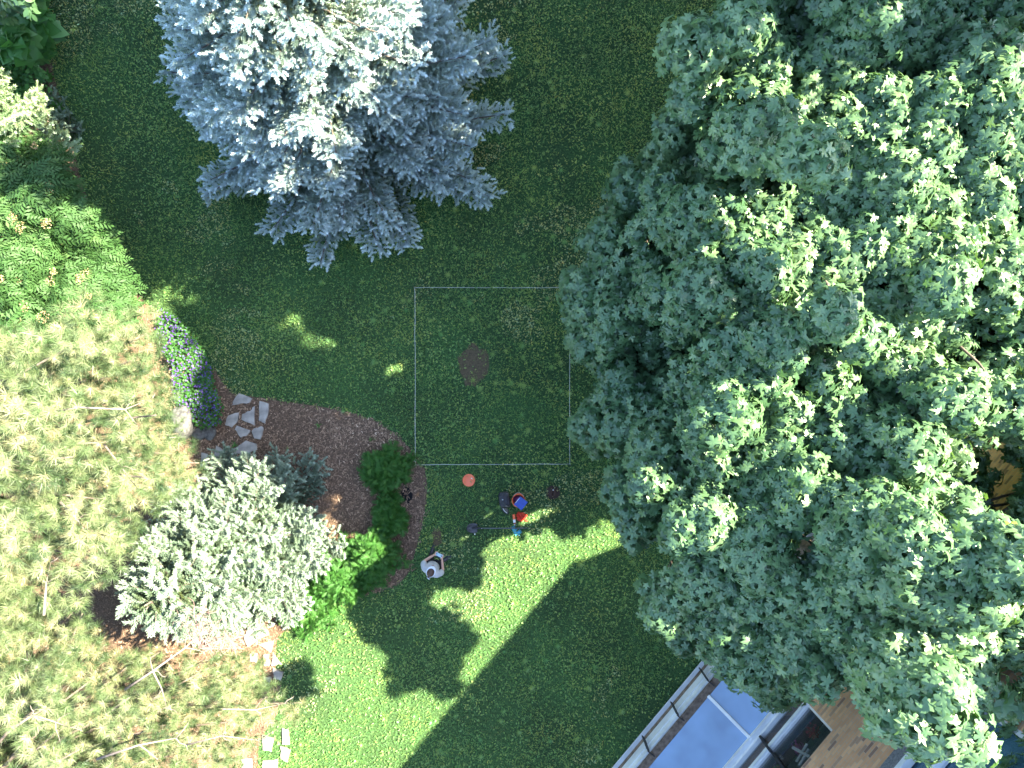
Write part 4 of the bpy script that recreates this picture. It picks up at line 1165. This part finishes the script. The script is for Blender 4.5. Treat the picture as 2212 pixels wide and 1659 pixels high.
# ================================================================= SURVEY SQUARE
M_STRING = simple('white_string', (.75, .75, .72), .8, .2, noise=.05)
cs = [(896, 622), (1231, 622), (1231, 1003), (897, 1005)]
M_STAKE = simple('steel_pin', (.25, .25, .24), .5, .5, .5)
pw = [P(u, v, .07) for u, v in cs]
pts = []
for i in range(4):
    a = pw[i]; b = pw[(i+1) % 4]
    for s_ in np.linspace(0, 1, 12)[:-1]:
        pts.append(a*(1-s_)+b*s_+np.array([*rng.normal(0, .004, 2), -.02*math.sin(s_*pi)]))
pts.append(pw[0])
pts = np.array(pts); c0 = pw[0]
o = tube_obj('string_line', pts-c0, .0042, M_STRING, None, 5); o.location = tuple(c0)
tag(o, 'thin white string stretched into a large square on the lawn', 'string')
for (u, v), lab in zip(cs, ('upper left', 'upper right', 'lower right', 'lower left')):
    bm = bmesh.new(); add_lathe(bm, [(0, 0), (.005, 0), (.005, .12), (.010, .121), (.010, .13), (0, .131)], 10)
    o = bm_obj('corner_pin', bm, M_STAKE); o.location = tuple(P(u, v, -.03)); tag(o, 'metal pin at the %s corner of the string square' % lab, 'pin', 'pins of the string square')
# ================================================================= EQUIPMENT
def at(u, v, z=0): return tuple(P(u, v, z))
M_ORANGE = simple('orange_plastic', (.72, .13, .045), .4, .5, noise=.06)
M_LID = simple('orange_lid_plastic', (.80, .17, .075), .45, .5, noise=.06)
M_PAPER = simple('paper_white', (.75, .75, .72), .7, .3, noise=.05)
lid = empty('bucket_lid', at(1012.7, 1037.9, .04)); tag(lid, 'round bright orange bucket lid lying alone on the grass', 'lid')
lathe_obj('disc', [(0, .012), (.125, .012), (.130, .02), (.138, .022), (.150, .02), (.153, .008), (.150, -.01), (.145, -.012), (.145, .004), (0, .004)], M_LID, lid, 48)
box_obj('sticker', [(.055, .082, .035, .060, .0125, .0135), (.083, .092, .020, .034, .0125, .0135)], M_PAPER, lid)
# bucket
bk = empty('bucket', at(1120, 1081, .30)[:2]+(.02,)); tag(bk, 'orange bucket with a blue board laid across its open top', 'bucket')
lathe_obj('body', [(0, 0), (.125, 0), (.128, .01), (.146, .33), (.153, .335), (.153, .35), (.158, .352), (.158, .365), (.152, .37), (.143, .368), (.122, .02), (0, .015)], M_ORANGE, bk, 40)
hp = [(.157*math.cos(a), .157*math.sin(a), .33+.0*a) for a in (math.radians(60),)]
pts = [(.160*math.cos(a)-.0, .160*math.sin(a)*1.0+.018*math.sin((a-math.radians(35))/math.radians(110)*pi), .33-.04*math.sin((a-math.radians(35))/math.radians(110)*pi)) for a in np.linspace(math.radians(35), math.radians(145), 14)]
tube_obj('handle', pts, .0035, simple('wire', (.6, .6, .6), .35, .5, .8), bk, 6)
st = empty('purple_pouch', (bk.location.x-.02, bk.location.y, .12)); tag(st, 'crumpled purple bag inside the orange bucket', 'pouch')
bm = bmesh.new(); bmesh.ops.create_icosphere(bm, subdivisions=3, radius=.10)
for v in bm.verts:
    v.co *= 1+.14*math.sin(37*v.co.x+11*v.co.z)+.12*math.sin(45*v.co.y+7*v.co.x); v.co.z *= 1.2; v.co.z += .06
bm_obj('bag_cloth', bm, simple('purple_plastic', (.13, .04, .18), .35, .5), st)
M_BLUE = simple('blue_board', (.025, .065, .33), .5, .5, noise=.12, scale=10)
nb = empty('blue_clipboard', (bk.location.x+.055, bk.location.y-.055, .405), math.radians(-38)); tag(nb, 'flat blue board resting on the bucket rim', 'clipboard')
nb.rotation_euler = (math.radians(3), math.radians(4), math.radians(-38))
box_obj('board', (-.115, .115, -.15, .15, 0, .008), M_BLUE, nb, .002)
box_obj('clip', (-.112, -.103, -.085, .10, .0085, .013), M_PAPER, nb)
nb.rotation_euler = (math.radians(3), math.radians(4), math.radians(-38)); nb.scale = (1, .82, 1)
# backpack
def blob(name, c, r, mat, parent, seed=0, amp=.08, rot=0, sub=4, boxy=.0):
    bm = bmesh.new(); bmesh.ops.create_icosphere(bm, subdivisions=sub, radius=1)
    rr = random.Random(seed); ph = [rr.uniform(0, 6) for _ in range(6)]
    M = Matrix.Translation(c) @ Matrix.Rotation(rot, 4, 'Z')
    for v in bm.verts:
        p = v.co.copy()
        q = Vector([math.copysign(abs(a)**(1-boxy), a) for a in p])
        q *= 1+amp*math.sin(5*p.x+ph[0]+3*p.y)+amp*.6*math.sin(9*p.y+ph[1]+4*p.z)+amp*.35*math.sin(17*p.x+ph[2]-9*p.y)
        v.co = M @ Vector((q.x*r[0], q.y*r[1], q.z*r[2]))
    return bm_obj(name, bm, mat, parent, True)
M_NYLON = simple('black_nylon', (.018, .019, .024), .55, .5, noise=.3, scale=30, bump=.2)
M_PAD = simple('grey_mesh_pad', (.13, .12, .10), .8, .3, noise=.3, scale=60, bump=.3)
bp_ = empty('backpack', at(1090, 1080), math.radians(12)); tag(bp_, 'black backpack lying on the grass beside the bucket', 'backpack')
blob('body', (0, .02, .10), (.135, .20, .10), M_NYLON, bp_, 3, .05, boxy=.35)
blob('front_pocket', (-.04, .07, .17), (.085, .10, .045), M_NYLON, bp_, 4, .06, boxy=.3)
blob('back_pad', (.03, -.10, .17), (.075, .05, .025), M_PAD, bp_, 5, .05, rot=-.5)
tube_obj('shoulder_strap', [(-.06, .02, .19), (-.02, -.05, .21), (.06, -.12, .19), (.10, -.18, .12)], [.014, .016, .016, .012], M_NYLON, bp_, 8)
blob('shoulder_pad', (-.03, -.235, .05), (.055, .10, .028), M_PAD, bp_, 6, .04, rot=.5)
tube_obj('strap_edge', [(-.09, -.15, .07), (-.075, -.20, .085), (-.05, -.26, .085), (-.005, -.315, .07)], .007, M_PAPER, bp_, 6)
tube_obj('shoulder_strap', [(-.11, -.12, .05), (-.10, -.20, .05), (-.06, -.28, .05), (.0, -.34, .04), (.03, -.30, .05)], .02, M_NYLON, bp_, 8)
box_obj('logo_patch', [(-.05, -.022, .035, .048, .219, .226), (-.055, -.03, .055, .059, .219, .226)], M_PAPER, bp_)
blob('side_pocket', (.08, -.02, .12), (.06, .13, .07), M_NYLON, bp_, 8, .05, boxy=.2)
# hat
M_FELT = simple('brown_felt', (.055, .032, .026), .9, .2, noise=.2, scale=20)
ht = empty('felt_hat', at(1194.4, 1064.1, .03)); tag(ht, 'dark brown wide-brimmed hat lying crown up on the grass', 'hat')
lathe_obj('brim', [(.083, .012), (.10, .008), (.13, .006), (.155, .015), (.165, .026), (.166, .020), (.155, .008), (.13, 0), (.09, 0), (.083, .004)], M_FELT, ht, 40, 1, 1.0)
bm = bmesh.new(); add_lathe(bm, [(.088, .006), (.086, .05), (.078, .09), (.062, .112), (.04, .108), (.0, .085)], 32)
for v in bm.verts:
    if v.co.z > .06:
        v.co.z -= .045*math.exp(-(v.co.x/.022)**2)*(1 if v.co.y > -.1 else .3)
        if v.co.y > 0: v.co.x *= 1-.25*min(1, v.co.y/.07)
bmesh.ops.recalc_face_normals(bm, faces=bm.faces)
bm_obj('crown', bm, M_FELT, ht, True)
lathe_obj('hat_band', [(.0885, .008), (.0905, .009), (.0895, .028), (.0870, .029)], M_BLACK, ht, 32)
box_obj('tag', (-.014, .014, .060, .078, .082, .086), M_PAPER, ht)
# red bag
M_RED = simple('red_plastic', (.62, .045, .022), .32, .5, noise=.15, scale=14, bump=.6)
rb = empty('red_bag', at(1126, 1116), 0); tag(rb, 'crumpled red plastic bag below the bucket', 'plastic bag')
bm = bmesh.new(); bmesh.ops.create_grid(bm, x_segments=34, y_segments=34, size=1)
for v in bm.verts:
    x, y = v.co.x, v.co.y
    a = math.atan2(y, x); rr_ = math.hypot(x, y); sq = max(abs(x), abs(y))
    q = sq/max(rr_, 1e-6)
    R_ = .125*(1+.10*math.sin(3*a+1)+.07*math.sin(7*a))
    fx, fy = x*q*R_*1.05, y*q*R_*.92
    h = (1-sq**3)*(.055+.018*math.sin(9*x+5*y)+.014*math.sin(15*y-7*x+1)+.012*abs(math.sin(8*a+4*sq)))
    v.co = Vector((fx, fy, .015+max(0, h)))
bm_obj('bag_film', bm, M_RED, rb, True)
blob('knot', (.125, -.095, .03), (.03, .02, .012), M_RED, rb, 2, .2)
# bottle
bo = empty('spray_bottle', at(1110.8, 1122.5, .06), math.radians(6)); tag(bo, 'orange and white bottle lying against the red bag', 'bottle')
def cyl_y(name, y0, y1, r0, r1, mat, parent, n=20, z=0.0):
    return tube_obj(name, [(0, y0, z), (0, y0+(y1-y0)*.08, z), (0, y1-(y1-y0)*.08, z), (0, y1, z)], [r0*.85, r0, r1, r1*.85], mat, parent, n)
cyl_y('bottle_body', .0, .125, .034, .036, M_ORANGE, bo)
cyl_y('label_sleeve', -.075, .0, .0335, .0335, M_PAPER, bo)
cyl_y('neck', -.115, -.075, .018, .032, simple('rust_brown_plastic', (.3, .06, .03), .4, .5), bo)
cyl_y('cap', -.145, -.115, .012, .012, M_PAPER, bo)
# shovel
sv = empty('shovel', at(1030, 1140.5, .03)); tag(sv, 'black long-handled shovel lying level across the grass', 'shovel')
bm = bmesh.new()
xs = [-.26, -.235, -.18, -.10, -.03, 0.0]; ws = [.03, .072, .108, .118, .112, .085]
rows = []
for x, w_ in zip(xs, ws):
    rows.append([bm.verts.new((x+.02, w_*q, .055-.035*(1-abs(q)**1.5)+.02*(x < -.2))) for q in np.linspace(-1, 1, 9)])
for a, b in zip(rows, rows[1:]):
    for i in range(8): bm.faces.new((a[i], a[i+1], b[i+1], b[i]))
bmesh.ops.recalc_face_normals(bm, faces=bm.faces); bmesh.ops.solidify(bm, geom=list(bm.faces), thickness=.003)
bm_obj('blade', bm, simple('dark_steel', (.06, .058, .062), .45, .5, .4, noise=.4), sv, True)
tube_obj('socket', [(-.12, 0, .045), (-.02, 0, .055), (.10, 0, .06), (.13, 0, .06)], [.008, .02, .019, .017], M_BLACK, sv, 12)
tube_obj('handle', [(.12, 0, .06), (.6, .002, .07), (1.05, .004, .06), (1.16, .004, .055)], [.0145, .0145, .0145, .016], simple('grey_fibreglass', (.07, .075, .085), .4, .5), sv, 12)
lathe_obj('rivet', [(0, .076), (.008, .074), (.009, .06)], M_PAPER, sv, 10).location = (.12, 0, .004)
tube_obj('grip', [(1.12, .004, .055), (1.24, .005, .05)], [.019, .018], M_BLACK, sv, 12)
# gloves
M_GLOVE = simple('teal_rubber', (.05, .32, .46), .5, .5, noise=.2, scale=30)
for (u, v, rz, lab) in ((1111, 1146.5, .4, 'light blue glove nearer the shovel handle'), (1118, 1152, -1.0, 'light blue glove on the sunlit grass below the other one')):
    g = empty('work_glove', at(u, v, .05), rz); tag(g, lab, 'glove', 'light blue gloves')
    bm = bmesh.new(); bmesh.ops.create_icosphere(bm, subdivisions=3, radius=1)
    for vv in bm.verts: vv.co = Vector((vv.co.x*.042, vv.co.y*.055, vv.co.z*.014))
    L = []
    for i, (x, ln, an) in enumerate(((-.032, .06, .2), (-.012, .075, .05), (.010, .07, -.08), (.03, .055, -.25), (.035, .05, -1.1))):
        y0 = .04 if i < 4 else -.01
        L.append((np.array([(x, y0, 0), (x-math.sin(an)*ln*.5, y0+math.cos(an)*ln*.5, .004), (x-math.sin(an)*ln, y0+math.cos(an)*ln, -.004)]), [.011, .010, .007]))
    me = limb_mesh('x', L, 8); bm.from_mesh(me); bpy.data.meshes.remove(me)
    bm_obj('glove_hand', bm, M_GLOVE, g, True)
    box_obj('cuff', (-.036, .036, -.085, -.045, -.011, .011), M_GLOVE, g, .005)
# pin flag
fl = empty('survey_marker', at(1026, 1149.5, 0)); tag(fl, 'small white-headed marker pin beside the shovel blade', 'marker')
tube_obj('wire', [(0, 0, 0), (0, -.012, .10), (.004, -.02, .16)], .0035, M_PAPER, fl, 6)
lathe_obj('head', [(0, .0), (.013, .004), (.016, .012), (.011, .022), (0, .026)], M_PAPER, fl, 12).location = (.004, -.02, .155)
# cup at square corner
cp = empty('marker_cup', at(897.6, 993.6, .03)); tag(cp, 'small white cup-shaped marker at the lower left corner of the string square', 'marker')
lathe_obj('cup', [(0, 0), (.026, 0), (.033, .085), (.036, .088), (.033, .091), (.029, .088), (.023, .01), (0, .008)], M_PAPER, cp, 24)
lathe_obj('cup_band', [(.0285, .02), (.0305, .021), (.0335, .06), (.0315, .061)], simple('pale_blue_print', (.35, .5, .6), .6, .3), cp, 24)

# ================================================================= PERSON
def skin_obj(name, nodes, edges, mat, parent, sub=2, root_i=0):
    me = bpy.data.meshes.new(name)
    me.from_pydata([n[0] for n in nodes], edges, [])
    o = link(name, me, None, parent)
    o.modifiers.new('skin', 'SKIN')
    if not me.skin_vertices: bpy.context.view_layer.update()
    sv_ = me.skin_vertices[0].data
    for i, n in enumerate(nodes):
        r_ = n[1]; sv_[i].radius = (r_, r_) if np.isscalar(r_) else r_
        sv_[i].use_root = (i == root_i)
    md = o.modifiers['skin']; md.use_smooth_shade = True; md.branch_smoothing = .4
    ss = o.modifiers.new('sub', 'SUBSURF'); ss.levels = sub; ss.render_levels = sub
    dg = bpy.context.evaluated_depsgraph_get(); dg.update()
    m2 = bpy.data.meshes.new_from_object(o.evaluated_get(dg))
    o.modifiers.clear(); o.data = m2; m2.name = name
    bpy.data.meshes.remove(me)
    m2.materials.clear(); m2.materials.append(mat)
    if m2.polygons: m2.polygons.foreach_set('use_smooth', [True]*len(m2.polygons))
    return o
M_SKIN = simple('skin', (.52, .30, .22), .55, .4, noise=.06)
M_SHIRT = simple('grey_cotton', (.42, .43, .45), .9, .2, noise=.08, scale=12, bump=.3)
M_PANTS = simple('black_trousers', (.018, .018, .024), .8, .2, noise=.3)
M_BOOT = simple('black_leather', (.02, .021, .026), .4, .5, noise=.2)
M_HAIR = simple('brown_hair', (.055, .026, .015), .55, .5, noise=.4, scale=50)
M_VISOR = simple('white_visor_cloth', (.62, .65, .72), .8, .2, noise=.05)
pr = empty('person', (-1.80, -4.16, 0), math.radians(-27)); tag(pr, 'person in grey T-shirt, black trousers and white visor looking down at a phone', 'person')
nodes = []; edges = []
def nd(p, r): nodes.append((p, r)); return len(nodes)-1
def ch(*ids):
    for a, b in zip(ids, ids[1:]): edges.append((a, b))
pel = nd((0, -.02, .92), (.15, .11)); sp1 = nd((0, -.02, 1.08), (.125, .095)); chs = nd((0, -.01, 1.26), (.15, .10)); nb_ = nd((0, .0, 1.40), (.07, .06)); nk = nd((0, .025, 1.47), .052)
h1 = nd((0, .06, 1.545), (.066, .082)); h2 = nd((0, .075, 1.62), (.075, .092)); h3 = nd((0, .07, 1.68), (.055, .07))
ch(pel, sp1, chs, nb_, nk, h1, h2, h3)
nose = nd((0, .165, 1.575), .013); ch(h1, nose)
for s_ in (-1, 1):
    sh_ = nd((s_*.165, -.01, 1.36), .058); el_ = nd((s_*.235, .07, 1.10), .042); wr = nd((s_*.115, .27, 1.12), .027); pm = nd((s_*.085, .315, 1.125), (.030, .018))
    ch(chs, sh_, el_, wr, pm)
    for q, (dx, dy, L_) in enumerate(((.012, .020, .070), (.004, .030, .078), (-.006, .034, .074), (-.016, .034, .060))):
        k1 = nd((s_*(.080-dx*.2+.006*q), .335+q*.008, 1.125-q*.012), .0095); k2 = nd((s_*(.060+.004*q), .352+q*.010, 1.118-q*.014), .0085); k3 = nd((s_*(.036+.004*q), .350+q*.008, 1.112-q*.014), .0075)
        ch(pm, k1, k2, k3)
    t1 = nd((s_*.070, .300, 1.145), .011); t2 = nd((s_*.048, .308, 1.157), .009)
    ch(pm, t1, t2)
    hp_ = nd((s_*.09, -.02, .86), .085); kn = nd((s_*.12, .03, .48), .055); an = nd((s_*.16, -.03, .09), .038)
    ch(pel, hp_, kn, an)
    ft = nd(((-.175 if s_ < 0 else .20), .11 if s_ < 0 else .07, .04), .03); ch(an, ft)
skin_obj('body', nodes, edges, M_SKIN, pr, 1)
# ears, eyes
for s_ in (-1, 1):
    blob('eye', (s_*.030, .160, 1.615), (.011, .007, .008), M_PAPER, pr, 1, 0, sub=2)
    blob('ear', (s_*.079, .06, 1.60), (.010, .02, .03), M_SKIN, pr, 2, .05, sub=2)
# shirt
nodes = []; edges = []
a0 = nd((0, .01, .90), (.19, .165)); a1 = nd((0, .01, 1.06), (.18, .155)); a2 = nd((0, .0, 1.25), (.19, .145)); a3 = nd((0, .0, 1.385), (.13, .10)); a4 = nd((0, .015, 1.43), (.066, .058))
ch(a0, a1, a2, a3, a4)
for s_ in (-1, 1):
    b1 = nd((s_*.168, -.012, 1.355), .086); b2 = nd((s_*.212, .022, 1.23), .080); b3 = nd((s_*.235, .052, 1.13), .078)
    ch(a2, b1, b2, b3)
skin_obj('shirt', nodes, edges, M_SHIRT, pr, 2)
# trousers
nodes = []; edges = []
a0 = nd((0, -.02, .93), (.16, .125)); 
for s_ in (-1, 1):
    b1 = nd((s_*.09, -.02, .82), .098); b2 = nd((s_*.12, .03, .48), .073); b3 = nd((s_*.158, -.025, .12), .058)
    ch(a0, b1, b2, b3)
skin_obj('trousers', nodes, edges, M_PANTS, pr, 2)
for s_, tx, ty in ((-1, -.19, .185), (1, .26, .125)):
    b = empty('boot', (s_*.158, -.03, 0)); b.parent = pr
    d = Vector((tx-s_*.158, ty+.03, 0)); L_ = d.length; rz = math.atan2(-d.x, d.y); b.rotation_euler = (0, 0, rz)
    nodes = []; edges = []
    i0 = nd((0, -.03, .17), .052); i1 = nd((0, -.02, .07), .052); i2 = nd((0, L_*.45, .06), (.048, .045)); i3 = nd((0, L_*.85, .045), (.044, .035))
    ch(i0, i1, i2, i3)
    skin_obj('upper', nodes, edges, M_BOOT, b, 2)
    bm = prism([(math.cos(a)*.052*(1 if math.sin(a) > 0 else .85), L_*.42+math.sin(a)*(L_*.42+.085)) for a in np.linspace(0, 2*pi, 20, endpoint=False)], .0, .028, 0)
    bm_obj('sole', bm, M_BLACK, b)
# hair with bun, visor ring
bm = bmesh.new(); bmesh.ops.create_icosphere(bm, subdivisions=4, radius=1)
for v in bm.verts:
    p = v.co.copy(); w_ = 1+.02*math.sin(24*math.atan2(p.x, p.y))
    v.co = Vector((p.x*.088*w_, .055+p.y*.103*w_, 1.635+p.z*.090))
bmesh.ops.delete(bm, geom=[v for v in bm.verts if v.co.z < 1.60 and v.co.y > .07], context='VERTS')
hair = bm_obj('hair', bm, M_HAIR, pr, True)
blob('hair_bun', (0, -.045, 1.66), (.034, .028, .032), M_HAIR, pr, 3, .08)
bm = bmesh.new()
n = 40; rings = []
for (k, off, z) in ((0, .000, 1.665), (0, .004, 1.690), (1, .016, 1.676), (1, .024, 1.662)):
    ring = []
    for i in range(n):
        a = 2*pi*i/n
        fx = math.sin(a); fy = math.cos(a)
        ex = off if k == 0 else off*(1+1.1*max(0, fy)**2)-.006*max(0, -fy)
        ring.append(bm.verts.new(((.080+ex)*fx, .058+(.095+ex)*fy, z-(.012*max(0, fy) if k else 0))))
    rings.append(ring)
for a, b in zip(rings, rings[1:]):
    for i in range(n):
        j = (i+1) % n; bm.faces.new((a[i], a[j], b[j], b[i]))
bmesh.ops.recalc_face_normals(bm, faces=bm.faces); bmesh.ops.solidify(bm, geom=list(bm.faces), thickness=.003)
bm_obj('visor', bm, M_VISOR, pr, True)
box_obj('visor_strap', [(-.018, .030, -.085, -.05, 1.650, 1.672), (.012, .05, -.095, -.085, 1.645, 1.668)], M_VISOR, pr, .004)
tube_obj('lanyard', [(-.06, -.055, 1.43), (-.085, .0, 1.42), (-.07, .08, 1.36), (0, .12, 1.25)], .006, simple('red_cord', (.2, .03, .03), .7, .3), pr, 6)
# controller / phone held in both hands
cr = math.radians(-27)
hx, hy = -1.80+(.345*math.sin(math.radians(27))), -4.16+(.345*math.cos(math.radians(27)))
pc = empty('phone', (hx, hy, 1.135), cr); pc.rotation_euler = (math.radians(12), 0, cr); tag(pc, 'pale blue phone held level in both hands of the person', 'phone')
box_obj('case', (-.080, .080, -.038, .038, -.006, .006), simple('pale_blue_case', (.42, .58, .66), .4, .5, noise=.04), pc, .003)
for x in (-.058, .058):
    lathe_obj('lens', [(0, .0), (.013, .0), (.013, .004), (.009, .006), (0, .005)], M_BLACK, pc, 16).location = (x, .008, .0065)
box_obj('grip_bar', (-.05, .05, -.070, -.040, -.014, -.002), M_BLACK, pc, .003)
